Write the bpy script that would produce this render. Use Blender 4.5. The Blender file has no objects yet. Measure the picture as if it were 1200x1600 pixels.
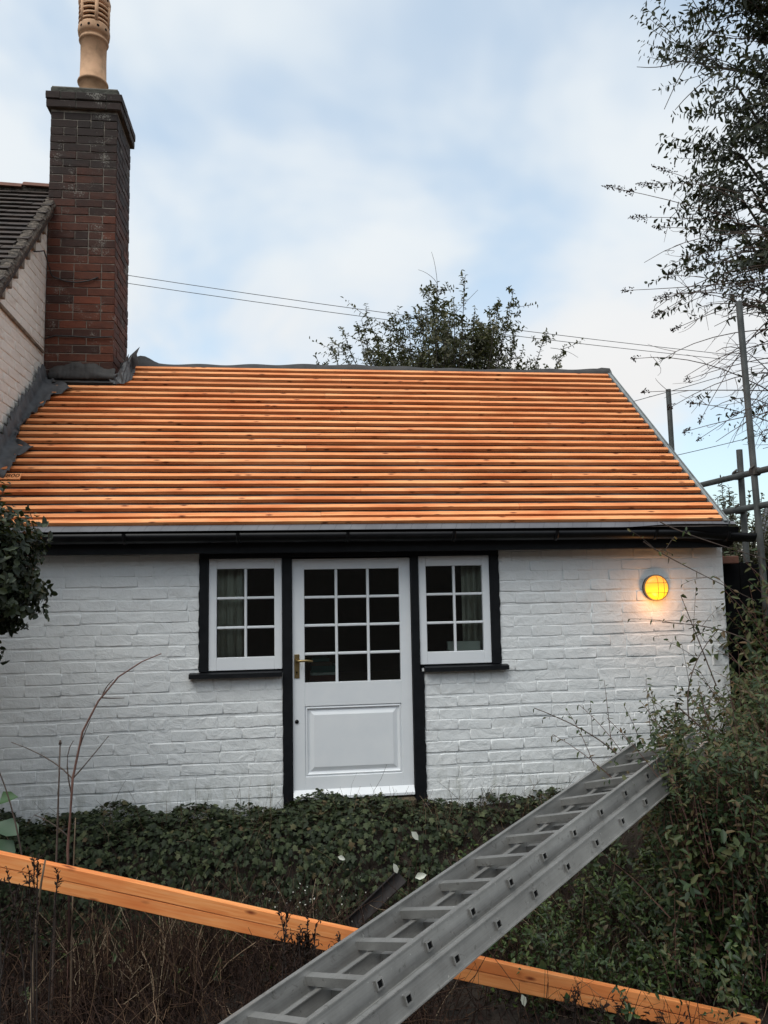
import bpy, math, random
import numpy as np
from mathutils import Matrix, Vector
R = math.radians
random.seed(7)
rng = np.random.default_rng(11)
scene = bpy.context.scene
col = scene.collection

# ------------------------------------------------------------------ camera
CAM = np.array([0.0, -5.47, 1.4217])
YAW, PITCH, ROLL = R(6.9), R(5.8), R(-1.05)
cam_d = bpy.data.cameras.new('camera')
cam = bpy.data.objects.new('camera', cam_d)
col.objects.link(cam)
cam_d.sensor_fit = 'VERTICAL'
cam_d.sensor_height = 36.0
cam_d.sensor_width = 27.0
cam_d.lens = 27.0
cam_d.clip_start = 0.05
cam_d.clip_end = 2000
fw = Vector((math.sin(YAW) * math.cos(PITCH), math.cos(YAW) * math.cos(PITCH), math.sin(PITCH)))
rt = Vector((math.cos(YAW), -math.sin(YAW), 0))
up = rt.cross(fw)
r_ = math.cos(ROLL) * rt + math.sin(ROLL) * up
u_ = -math.sin(ROLL) * rt + math.cos(ROLL) * up
cam.matrix_world = Matrix(((r_.x, u_.x, -fw.x, CAM[0]), (r_.y, u_.y, -fw.y, CAM[1]), (r_.z, u_.z, -fw.z, CAM[2]), (0, 0, 0, 1)))
scene.camera = cam

# ------------------------------------------------------------------ world, sun, exposure
SUN_EL, SUN_AZ = R(60), R(222)          # azimuth clockwise from +Y: behind the camera, a little to the left
world = bpy.data.worlds.new('World')
scene.world = world
world.use_nodes = True
nt = world.node_tree
nt.nodes.clear()


def N(t, typ, **kw):
    n = t.nodes.new(typ)
    for k, v in kw.items():
        if k.startswith('i_'):
            n.inputs[int(k[2:]) if k[2:].isdigit() else k[2:].replace('_', ' ')].default_value = v
        else:
            setattr(n, k, v)
    return n


def ramp(t, stops, interp='LINEAR'):
    n = t.nodes.new('ShaderNodeValToRGB')
    e = n.color_ramp.elements
    while len(e) < len(stops):
        e.new(0.5)
    for i, (p, c) in enumerate(stops):
        e[i].position = p
        e[i].color = c if len(c) == 4 else (*c, 1)
    n.color_ramp.interpolation = interp
    return n


L = nt.links.new
out = N(nt, 'ShaderNodeOutputWorld')
bg = N(nt, 'ShaderNodeBackground')
bg.inputs['Strength'].default_value = 0.1
sky = N(nt, 'ShaderNodeTexSky')
sky.sky_type = 'NISHITA'
sky.sun_disc = False
sky.sun_elevation = SUN_EL
sky.sun_rotation = SUN_AZ
sky.air_density = 1.0
sky.dust_density = 1.5
tc = N(nt, 'ShaderNodeTexCoord')
sep = N(nt, 'ShaderNodeSeparateXYZ')
L(tc.outputs['Generated'], sep.inputs[0])
zc = N(nt, 'ShaderNodeMath', operation='MAXIMUM', i_1=0.0)
L(sep.outputs['Z'], zc.inputs[0])
zp = N(nt, 'ShaderNodeMath', operation='ADD', i_1=0.55)
L(zc.outputs[0], zp.inputs[0])
dx = N(nt, 'ShaderNodeMath', operation='DIVIDE')
dy = N(nt, 'ShaderNodeMath', operation='DIVIDE')
L(sep.outputs['X'], dx.inputs[0]); L(zp.outputs[0], dx.inputs[1])
L(sep.outputs['Y'], dy.inputs[0]); L(zp.outputs[0], dy.inputs[1])
cmb = N(nt, 'ShaderNodeCombineXYZ')
L(dx.outputs[0], cmb.inputs[0]); L(dy.outputs[0], cmb.inputs[1])
nz = N(nt, 'ShaderNodeTexNoise')
nz.inputs['Scale'].default_value = 3.0
nz.inputs['Detail'].default_value = 4.2
nz.inputs['Roughness'].default_value = 0.5
nz.inputs['Distortion'].default_value = 0.25
L(cmb.outputs[0], nz.inputs['Vector'])
cr = ramp(nt, [(0.36, (0, 0, 0)), (0.60, (1, 1, 1))], 'EASE')
L(nz.outputs['Fac'], cr.inputs[0])
nz2 = N(nt, 'ShaderNodeTexNoise')
nz2.inputs['Scale'].default_value = 3.1
nz2.inputs['Detail'].default_value = 4.0
L(cmb.outputs[0], nz2.inputs['Vector'])
cc = ramp(nt, [(0.3, (4.9, 5.35, 5.7)), (0.7, (5.9, 5.95, 5.95))])
L(nz2.outputs['Fac'], cc.inputs[0])
# the low sky of the evening: warmer and paler near the horizon
hz = ramp(nt, [(0.0, (6.6, 5.4, 4.5)), (0.20, (6.2, 5.8, 5.5)), (0.42, (5.3, 5.8, 6.2))])
L(zc.outputs[0], hz.inputs[0])
mxh = N(nt, 'ShaderNodeMix', data_type='RGBA', blend_type='MIX')
mxh.inputs['Factor'].default_value = 0.55
L(cc.outputs[0], mxh.inputs['A']); L(hz.outputs[0], mxh.inputs['B'])
skm = N(nt, 'ShaderNodeMix', data_type='RGBA', blend_type='MULTIPLY')
skm.inputs['Factor'].default_value = 1.0
skm.inputs['B'].default_value = (1.15, 1.62, 1.62, 1)
L(sky.outputs[0], skm.inputs['A'])
thin = N(nt, 'ShaderNodeMix', data_type='RGBA', blend_type='MIX')     # thin veil over the clear patches
thin.inputs['Factor'].default_value = 0.55
L(skm.outputs['Result'], thin.inputs['A']); L(mxh.outputs['Result'], thin.inputs['B'])
mx = N(nt, 'ShaderNodeMix', data_type='RGBA', blend_type='MIX')
L(cr.outputs[0], mx.inputs['Factor'])
L(thin.outputs['Result'], mx.inputs['A']); L(mxh.outputs['Result'], mx.inputs['B'])
L(mx.outputs['Result'], bg.inputs['Color'])
L(bg.outputs[0], out.inputs['Surface'])

sun_d = bpy.data.lights.new('sun', 'SUN')
sun_d.energy = 1.5
sun_d.angle = R(50)
sun_d.color = (1.0, 0.96, 0.9)
sun = bpy.data.objects.new('sun', sun_d)
col.objects.link(sun)
sdir = Vector((math.sin(SUN_AZ) * math.cos(SUN_EL), math.cos(SUN_AZ) * math.cos(SUN_EL), math.sin(SUN_EL)))
sun.rotation_euler = sdir.to_track_quat('Z', 'Y').to_euler()
sun.location = (0, -6, 8)

scene.view_settings.view_transform = 'Standard'
scene.view_settings.look = 'None'
scene.view_settings.exposure = 0.62
scene.view_settings.gamma = 1.0
scene.view_settings.use_curve_mapping = False
scene.render.engine = 'CYCLES'
scene.cycles.max_bounces = 6
scene.cycles.transparent_max_bounces = 12

# ------------------------------------------------------------------ material helpers
def mat(name):
    m = bpy.data.materials.new(name)
    m.use_nodes = True
    t = m.node_tree
    t.nodes.clear()
    o = N(t, 'ShaderNodeOutputMaterial')
    p = N(t, 'ShaderNodeBsdfPrincipled')
    t.links.new(p.outputs[0], o.inputs['Surface'])
    return m, t, p, o


def coords(t, kind='Object', scale=(1, 1, 1)):
    c = N(t, 'ShaderNodeTexCoord')
    mp = N(t, 'ShaderNodeMapping')
    mp.inputs['Scale'].default_value = scale
    t.links.new(c.outputs[kind], mp.inputs['Vector'])
    return mp.outputs[0]


def world_pos(t, scale=(1, 1, 1)):
    g = N(t, 'ShaderNodeNewGeometry')
    mp = N(t, 'ShaderNodeMapping')
    mp.inputs['Scale'].default_value = scale
    t.links.new(g.outputs['Position'], mp.inputs['Vector'])
    return mp.outputs[0]


def noise(t, vec, scale, detail=4, rough=.55, dist=0):
    n = N(t, 'ShaderNodeTexNoise')
    n.inputs['Scale'].default_value = scale
    n.inputs['Detail'].default_value = detail
    n.inputs['Roughness'].default_value = rough
    n.inputs['Distortion'].default_value = dist
    t.links.new(vec, n.inputs['Vector'])
    return n.outputs['Fac']


def mixc(t, fac, a, b, blend='MIX'):
    n = N(t, 'ShaderNodeMix', data_type='RGBA', blend_type=blend)
    for s, v in (('Factor', fac), ('A', a), ('B', b)):
        if isinstance(v, (int, float)):
            n.inputs[s].default_value = v
        elif isinstance(v, tuple):
            n.inputs[s].default_value = v if len(v) == 4 else (*v, 1)
        else:
            t.links.new(v, n.inputs[s])
    return n.outputs['Result']


def bump(t, p, h, strength=.3, dist=.01, prev=None):
    b = N(t, 'ShaderNodeBump')
    b.inputs['Strength'].default_value = strength
    b.inputs['Distance'].default_value = dist
    t.links.new(h, b.inputs['Height'])
    if prev is not None:
        t.links.new(prev, b.inputs['Normal'])
    t.links.new(b.outputs[0], p.inputs['Normal'])
    return b.outputs[0]


def rmp(t, fac, stops):
    n = ramp(t, stops)
    t.links.new(fac, n.inputs[0])
    return n.outputs[0]


M = {}


def simple(name, c1, c2, scale=8, rough=.6, bs=.2, bd=.005, bscale=60, metal=0, stretch=(1, 1, 1), spec=.5):
    m, t, p, o = mat(name)
    v = world_pos(t, stretch)
    f = noise(t, v, scale, 5)
    c = rmp(t, f, [(.3, c1), (.7, c2)])
    t.links.new(c, p.inputs['Base Color'])
    p.inputs['Roughness'].default_value = rough
    p.inputs['Metallic'].default_value = metal
    p.inputs['Specular IOR Level'].default_value = spec
    if bs:
        bump(t, p, noise(t, v, bscale, 4), bs, bd)
    M[name] = m
    return m


def m_whitebrick(name, a, b, dirt, dfac):
    m, t, p, o = mat(name)
    v = world_pos(t)
    f = noise(t, v, 3.0, 5)
    c = rmp(t, f, [(.25, a), (.75, b)])
    oi = N(t, 'ShaderNodeObjectInfo')
    c = mixc(t, .5, c, rmp(t, oi.outputs['Random'], [(0, (.90, .91, .92)), (1, (1, 1, 1))]), 'MULTIPLY')
    g = noise(t, world_pos(t, (1.0, 1.0, 2.2)), 5.5, 8, .7, .6)
    c = mixc(t, rmp(t, g, [(.56, (0, 0, 0)), (.80, (dfac, dfac, dfac))]), c, dirt)
    sz = N(t, 'ShaderNodeSeparateXYZ'); t.links.new(v, sz.inputs[0])
    st1 = N(t, 'ShaderNodeMapRange'); st1.inputs['From Min'].default_value = .28; st1.inputs['From Max'].default_value = -.10; t.links.new(sz.outputs['Z'], st1.inputs['Value'])
    rn = rmp(t, noise(t, world_pos(t, (1, 1, .35)), 16, 6, .7), [(.48, (0, 0, 0)), (.72, (.75, .75, .75))])
    sm = N(t, 'ShaderNodeMath', operation='MULTIPLY'); t.links.new(rn, sm.inputs[0]); t.links.new(st1.outputs[0], sm.inputs[1])
    c = mixc(t, sm.outputs[0], c, (.20, .20, .13))
    sp = noise(t, v, 38, 3, .6)
    c = mixc(t, rmp(t, sp, [(.71, (0, 0, 0)), (.76, (.6, .6, .6))]), c, (.22, .21, .19))
    t.links.new(c, p.inputs['Base Color'])
    p.inputs['Roughness'].default_value = .55
    p.inputs['Specular IOR Level'].default_value = .35
    b1 = bump(t, p, noise(t, v, 11, 5, .6, .6), .8, .014)
    bump(t, p, noise(t, v, 80, 5, .65), .5, .003, b1)
    M[name] = m


m_whitebrick('white_brick', (.755, .765, .76), (.83, .835, .825), (.46, .44, .40), .45)
m_whitebrick('cream_brick', (.72, .67, .60), (.80, .76, .69), (.40, .35, .28), .7)

# gloss white joinery
simple('white_paint', (.76, .78, .80), (.82, .83, .84), 5, .38, .12, .002, 40)
simple('black_paint', (.005, .0055, .007), (.010, .011, .013), 12, .5, .35, .004, 35, 0, (1, 1, 1), .22)
simple('black_gutter', (.004, .004, .005), (.008, .008, .009), 12, .4, .05, .002, 30, 0, (1, 1, 1), .25)
simple('tar_black', (.004, .004, .005), (.008, .008, .008), 12, .9, .3, .004, 35, 0, (1, 1, 1), .1)
simple('soil', (.015, .011, .008), (.04, .028, .02), 9, .95, .9, .03, 22)
simple('interior', (.006, .0075, .008), (.010, .012, .013), 2, .9, 0, .005, 60, 0, (1, 1, 1), .1)
simple('curtain', (.42, .39, .33), (.55, .52, .45), 6, .9, .1, .002, 90)
simple('teal_cover', (.012, .075, .068), (.018, .10, .09), 8, .6, 0)
simple('red_cover', (.10, .018, .012), (.14, .028, .02), 8, .6, 0)
simple('paper', (.55, .55, .52), (.65, .65, .6), 8, .8, 0)
simple('dark_wood', (.05, .03, .02), (.09, .055, .035), 6, .6, .2, .002, 30, 0, (1, 8, 8))
simple('brass', (.30, .22, .10), (.45, .33, .16), 14, .38, .1, .001, 80, 1.0)
simple('lead', (.045, .045, .048), (.095, .093, .094), 9, .62, .6, .006, 26)
simple('lead_dark', (.020, .018, .017), (.045, .04, .037), 9, .7, .6, .006, 26)
simple('eaves_edge', (.20, .20, .21), (.30, .30, .31), 7, .55, .2, .002, 40)
simple('galvanised', (.20, .22, .22), (.33, .35, .35), 9, .5, .3, .002, 70, .35)
simple('scaffold_steel', (.06, .065, .063), (.13, .135, .13), 7, .6, .3, .002, 60, .3)
simple('coupler_steel', (.05, .045, .04), (.10, .085, .07), 9, .65, .3, .003, 60, .5)
simple('wire_black', (.012, .012, .013), (.02, .02, .02), 9, .6, 0)
simple('mortar', (.13, .11, .09), (.30, .26, .21), 14, .95, .8, .004, 70)
simple('flaunching', (.035, .034, .027), (.10, .095, .075), 12, .95, .9, .012, 30)
simple('verge_mortar', (.022, .018, .015), (.17, .135, .105), 30, .95, 1, .02, 50)
simple('roof_tile', (.022, .018, .016), (.07, .047, .037), 9, .85, .5, .004, 50)
simple('ridge_tile', (.12, .05, .032), (.20, .09, .06), 9, .85, .5, .004, 50)
simple('bark', (.035, .028, .022), (.085, .068, .052), 18, .9, .7, .006, 40)
simple('twig', (.05, .035, .028), (.11, .075, .058), 14, .85, 0)
simple('red_twig', (.11, .05, .04), (.19, .10, .075), 10, .8, 0)
simple('pale_stem', (.20, .15, .09), (.34, .27, .17), 10, .85, 0)
simple('cane', (.09, .06, .04), (.17, .12, .075), 10, .85, 0)
simple('seed_head', (.018, .013, .011), (.045, .032, .026), 20, .95, 0)
simple('old_clay', (.010, .008, .008), (.024, .019, .018), 9, .85, .4, .004, 30)
simple('far_slate', (.16, .165, .18), (.20, .205, .22), 3, .7, 0)
simple('far_render', (.5, .48, .44), (.6, .58, .53), 3, .9, 0)
simple('step_stone', (.07, .055, .03), (.13, .10, .06), 14, .9, .6, .006, 35)
simple('woodland', (.02, .026, .014), (.04, .05, .028), 1.0, .95, 0)


def m_wood(name, pale, mid, deep, knot, gs, along=(1, 14, 14)):
    m, t, p, o = mat(name)
    v = coords(t, 'Object', along)
    oi = N(t, 'ShaderNodeObjectInfo')
    add = N(t, 'ShaderNodeVectorMath', operation='ADD')
    sc = N(t, 'ShaderNodeMath', operation='MULTIPLY', i_1=37.0)
    t.links.new(oi.outputs['Random'], sc.inputs[0])
    t.links.new(v, add.inputs[0]); t.links.new(sc.outputs[0], add.inputs[1])
    f = noise(t, add.outputs[0], gs, 6, .6, .5)
    c = rmp(t, f, [(.25, deep), (.5, mid), (.75, pale)])
    v2 = coords(t, 'Object', (1, 3, 3))
    add2 = N(t, 'ShaderNodeVectorMath', operation='ADD')
    t.links.new(v2, add2.inputs[0]); t.links.new(sc.outputs[0], add2.inputs[1])
    blot = noise(t, add2.outputs[0], 1.6, 4, .6)
    c = mixc(t, rmp(t, blot, [(.45, (0, 0, 0)), (.70, (.9, .9, .9))]), c, deep)
    kn = N(t, 'ShaderNodeTexVoronoi')
    kn.inputs['Scale'].default_value = 5.5
    t.links.new(add2.outputs[0], kn.inputs['Vector'])
    c = mixc(t, rmp(t, kn.outputs['Distance'], [(.06, (1, 1, 1)), (.19, (0, 0, 0))]), c, knot)
    c = mixc(t, .8, c, rmp(t, oi.outputs['Random'], [(0, (.66, .50, .40)), (.25, (.95, .86, .78)), (.5, (1.0, .98, .96)), (.75, (.88, .70, .58)), (1, (1.05, 1.04, 1.05))]), 'MULTIPLY')
    t.links.new(c, p.inputs['Base Color'])
    p.inputs['Roughness'].default_value = .7
    p.inputs['Specular IOR Level'].default_value = .25
    bump(t, p, f, .25, .002)
    M[name] = m


m_wood('batten_wood', (.97, .52, .25), (.93, .40, .165), (.64, .185, .058), (.20, .055, .02), 3.0)
m_wood('timber_wood', (.98, .49, .21), (.93, .38, .13), (.72, .21, .06), (.24, .06, .022), 3.4, (1, 22, 22))

# roof underlay, brownish grey felt with darker damp patches
m, t, p, o = mat('underlay')
v = world_pos(t)
c = rmp(t, noise(t, v, 4, 6, .6), [(.3, (.04, .032, .028)), (.7, (.15, .12, .105))])
t.links.new(c, p.inputs['Base Color'])
p.inputs['Roughness'].default_value = .75
bump(t, p, noise(t, v, 30, 4), .3, .004)
M['underlay'] = m

# eaves tray strip with printed lap marks every 0.1 m
m, t, p, o = mat('eaves_tray')
v = world_pos(t)
sp = N(t, 'ShaderNodeSeparateXYZ'); t.links.new(v, sp.inputs[0])
sk = N(t, 'ShaderNodeMath', operation='MULTIPLY_ADD', i_1=1.0)
sk2 = N(t, 'ShaderNodeMath', operation='MULTIPLY', i_1=-.5)
t.links.new(sp.outputs['Z'], sk2.inputs[0]); t.links.new(sp.outputs['X'], sk.inputs[0]); t.links.new(sk2.outputs[0], sk.inputs[2])
wv = N(t, 'ShaderNodeMath', operation='PINGPONG', i_1=.0525); t.links.new(sk.outputs[0], wv.inputs[0])
lt = N(t, 'ShaderNodeMath', operation='LESS_THAN', i_1=.0020); t.links.new(wv.outputs[0], lt.inputs[0])
c = rmp(t, noise(t, v, 5, 4), [(.3, (.10, .10, .112)), (.7, (.155, .155, .168))])
c = mixc(t, lt.outputs[0], c, (.07, .07, .08))
t.links.new(c, p.inputs['Base Color'])
p.inputs['Roughness'].default_value = .6
M['eaves_tray'] = m

# old red brick of the chimney, sooty towards the top, lichen flecks
m, t, p, o = mat('red_brick')
oi = N(t, 'ShaderNodeObjectInfo')
c = rmp(t, oi.outputs['Random'], [(0, (.040, .018, .013)), (.4, (.085, .028, .016)), (.75, (.115, .035, .018)), (.95, (.13, .04, .02)), (1, (.165, .045, .022))])
v = world_pos(t)
c = mixc(t, .65, c, rmp(t, noise(t, v, 26, 5, .65), [(.25, (.45, .42, .42)), (.75, (1.25, 1.2, 1.15))]), 'MULTIPLY')
sp = N(t, 'ShaderNodeSeparateXYZ'); t.links.new(v, sp.inputs[0])
hn = N(t, 'ShaderNodeMath', operation='MULTIPLY_ADD', i_1=1.6)
t.links.new(noise(t, v, 3.5, 5, .65), hn.inputs[0]); t.links.new(sp.outputs['Z'], hn.inputs[2])
soot = N(t, 'ShaderNodeMapRange'); soot.inputs['From Min'].default_value = 5.2; soot.inputs['From Max'].default_value = 6.3
soot.inputs['To Max'].default_value = .85
t.links.new(hn.outputs[0], soot.inputs['Value'])
c = mixc(t, soot.outputs[0], c, (.022, .018, .016))
gr = noise(t, v, 85, 5, .75)
gm = noise(t, v, 5, 3)
gg = N(t, 'ShaderNodeMath', operation='MULTIPLY'); t.links.new(gr, gg.inputs[0]); t.links.new(gm, gg.inputs[1])
c = mixc(t, rmp(t, gg.outputs[0], [(.325, (0, 0, 0)), (.375, (.75, .75, .75))]), c, (.30, .28, .24))
t.links.new(c, p.inputs['Base Color'])
p.inputs['Roughness'].default_value = .9
bump(t, p, noise(t, v, 90, 5, .7), .6, .004)
M['red_brick'] = m

# terracotta pot
m, t, p, o = mat('terracotta')
v = world_pos(t)
c = rmp(t, noise(t, v, 7, 6, .6), [(.28, (.34, .19, .10)), (.55, (.55, .32, .18)), (.8, (.60, .33, .20))])
g = noise(t, world_pos(t, (1, 1, .35)), 9, 5, .65)
c = mixc(t, rmp(t, g, [(.55, (0, 0, 0)), (.75, (.7, .7, .7))]), c, (.17, .13, .07))
t.links.new(c, p.inputs['Base Color'])
p.inputs['Roughness'].default_value = .8
bump(t, p, noise(t, v, 60, 4), .3, .004)
M['terracotta'] = m

# worn aluminium: streaks along the extrusion, grime and a few paint splashes
m, t, p, o = mat('aluminium')
v = world_pos(t)
ax = []
for d_, k_ in (((0.760, 0.635, 0.139), 2.0), ((-0.280, 0.127, 0.951), 260.0), ((0.586, -0.762, 0.275), 260.0)):
    dp = N(t, 'ShaderNodeVectorMath', operation='DOT_PRODUCT'); dp.inputs[1].default_value = d_; t.links.new(v, dp.inputs[0])
    ml = N(t, 'ShaderNodeMath', operation='MULTIPLY', i_1=k_); t.links.new(dp.outputs['Value'], ml.inputs[0]); ax.append(ml.outputs[0])
cb = N(t, 'ShaderNodeCombineXYZ')
for i_, a_ in enumerate(ax): t.links.new(a_, cb.inputs[i_])
sk_ = noise(t, cb.outputs[0], 1.0, 4, .6)
c = rmp(t, noise(t, v, 6, 6, .65), [(.3, (.29, .283, .268)), (.7, (.43, .42, .40))])
c = mixc(t, .7, c, rmp(t, sk_, [(.35, (.90, .90, .90)), (.65, (1.10, 1.10, 1.10))]), 'MULTIPLY')
d = noise(t, v, 24, 6, .7, 1.0)
c = mixc(t, rmp(t, d, [(.58, (0, 0, 0)), (.72, (.65, .65, .65))]), c, (.085, .075, .062))
c = mixc(t, rmp(t, noise(t, v, 70, 2, .5), [(.73, (0, 0, 0)), (.75, (.8, .8, .8))]), c, (.62, .60, .56))
t.links.new(c, p.inputs['Base Color'])
p.inputs['Metallic'].default_value = .7
r0 = N(t, 'ShaderNodeMapRange'); r0.inputs['To Min'].default_value = .30; r0.inputs['To Max'].default_value = .55
t.links.new(sk_, r0.inputs['Value']); t.links.new(r0.outputs[0], p.inputs['Roughness'])
bump(t, p, noise(t, v, 120, 4), .15, .001)
M['aluminium'] = m

# window glass: clear with a Fresnel reflection
m, t, p, o = mat('glass')
t.nodes.remove(p)
tr = N(t, 'ShaderNodeBsdfTransparent'); tr.inputs[0].default_value = (.86, .9, .88, 1)
gl = N(t, 'ShaderNodeBsdfGlossy'); gl.inputs['Roughness'].default_value = .01
fr = N(t, 'ShaderNodeFresnel'); fr.inputs[0].default_value = 1.5
ms = N(t, 'ShaderNodeMixShader')
gb = N(t, 'ShaderNodeBump'); gb.inputs['Strength'].default_value = .05; gb.inputs['Distance'].default_value = .01
t.links.new(noise(t, world_pos(t), 5, 2), gb.inputs['Height']); t.links.new(gb.outputs[0], gl.inputs['Normal'])
t.links.new(fr.outputs[0], ms.inputs[0]); t.links.new(tr.outputs[0], ms.inputs[1]); t.links.new(gl.outputs[0], ms.inputs[2])
t.links.new(ms.outputs[0], o.inputs['Surface'])
M['glass'] = m

# lit amber lens of the bulkhead lamp
m, t, p, o = mat('lamp_lens')
v = coords(t, 'Object')
sp = N(t, 'ShaderNodeSeparateXYZ'); t.links.new(v, sp.inputs[0])
mr = N(t, 'ShaderNodeMapRange'); mr.inputs['From Min'].default_value = -.08; mr.inputs['From Max'].default_value = .08
t.links.new(sp.outputs['Z'], mr.inputs['Value'])
c = rmp(t, mr.outputs[0], [(.1, (1.0, .52, .01)), (.35, (1.0, .56, .015)), (.6, (1.0, .36, .02)), (.95, (.90, .28, .04))])
t.links.new(c, p.inputs['Emission Color'])
p.inputs['Base Color'].default_value = (.5, .3, .05, 1)
p.inputs['Emission Strength'].default_value = .95
p.inputs['Roughness'].default_value = .3
M['lamp_lens'] = m
simple('lamp_rim', (.22, .17, .11), (.30, .24, .16), 9, .5, .1, .001, 60)  # rim colour has the lamp's amber light painted in
simple('lamp_body', (.03, .03, .032), (.05, .05, .05), 9, .6, .1, .001, 60)


def m_leaf(name, stops, rough=.45, trans=.25, spec=.4):
    m, t, p, o = mat(name)
    a = N(t, 'ShaderNodeAttribute'); a.attribute_name = 'tint'
    c = rmp(t, a.outputs['Fac'], stops)
    t.links.new(c, p.inputs['Base Color'])
    p.inputs['Roughness'].default_value = rough
    p.inputs['Specular IOR Level'].default_value = spec
    tb = N(t, 'ShaderNodeBsdfTranslucent')
    t.links.new(mixc(t, .5, c, (.25, .3, .05)), tb.inputs[0])
    ms = N(t, 'ShaderNodeMixShader'); ms.inputs[0].default_value = trans * .5
    t.links.new(p.outputs[0], ms.inputs[1]); t.links.new(tb.outputs[0], ms.inputs[2])
    t.links.new(ms.outputs[0], o.inputs['Surface'])
    M[name] = m


m_leaf('leaf_ivy', [(0, (.012, .018, .008)), (.5, (.027, .039, .017)), (.85, (.052, .066, .028)), (.95, (.085, .095, .045)), (1, (.09, .06, .03))], .6, .15, .22)
m_leaf('leaf_laurel', [(0, (.012, .016, .010)), (.7, (.028, .036, .02)), (1, (.05, .05, .022))], .5, .15, .25)
m_leaf('leaf_holly', [(0, (.032, .034, .017)), (.7, (.072, .072, .032)), (1, (.12, .10, .045))], .5)
m_leaf('leaf_shrub', [(0, (.014, .028, .012)), (.45, (.034, .056, .021)), (.75, (.065, .078, .027)), (.9, (.09, .075, .032)), (1, (.11, .062, .033))], .5, .25, .28)
m_leaf('leaf_under', [(0, (.014, .030, .009)), (.6, (.042, .072, .019)), (.9, (.085, .12, .03)), (1, (.10, .065, .032))])
m_leaf('leaf_dark', [(0, (.010, .016, .009)), (.6, (.024, .034, .016)), (1, (.05, .062, .03))], .45, .15, .3)
m_leaf('leaf_big', [(0, (.03, .07, .035)), (1, (.06, .115, .045))])
m_leaf('leaf_far', [(0, (.035, .038, .02)), (1, (.09, .08, .042))])
m_leaf('leaf_pale', [(0, (.55, .56, .46)), (1, (.68, .68, .6))])
m_leaf('dead_stem', [(0, (.016, .009, .007)), (.45, (.038, .021, .016)), (.75, (.085, .047, .031)), (.93, (.20, .125, .075)), (1, (.36, .27, .18))], .85, .05, .2)
m_leaf('seed_fluff', [(0, (.45, .42, .36)), (1, (.7, .68, .62))], .9)

# ------------------------------------------------------------------ object helpers
WM = {}


def place(o, parent, mw):
    col.objects.link(o)
    if parent is not None:
        o.parent = parent
        o.matrix_parent_inverse = WM[parent].inverted()
    o.matrix_basis = mw
    WM[o] = mw.copy()
    return o


def thing(name, loc, label, cat, group=None):
    o = bpy.data.objects.new(name, None)
    o.empty_display_size = .1
    place(o, None, Matrix.Translation(loc))
    return tag(o, label, cat, group)


def tag(o, label=None, cat=None, group=None, kind=None):
    if label: o['label'] = label
    if cat: o['category'] = cat
    if group: o['group'] = group
    if kind: o['kind'] = kind
    return o


def inst(name, mesh, parent, mw):
    return place(bpy.data.objects.new(name, mesh), parent, mw)


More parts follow.
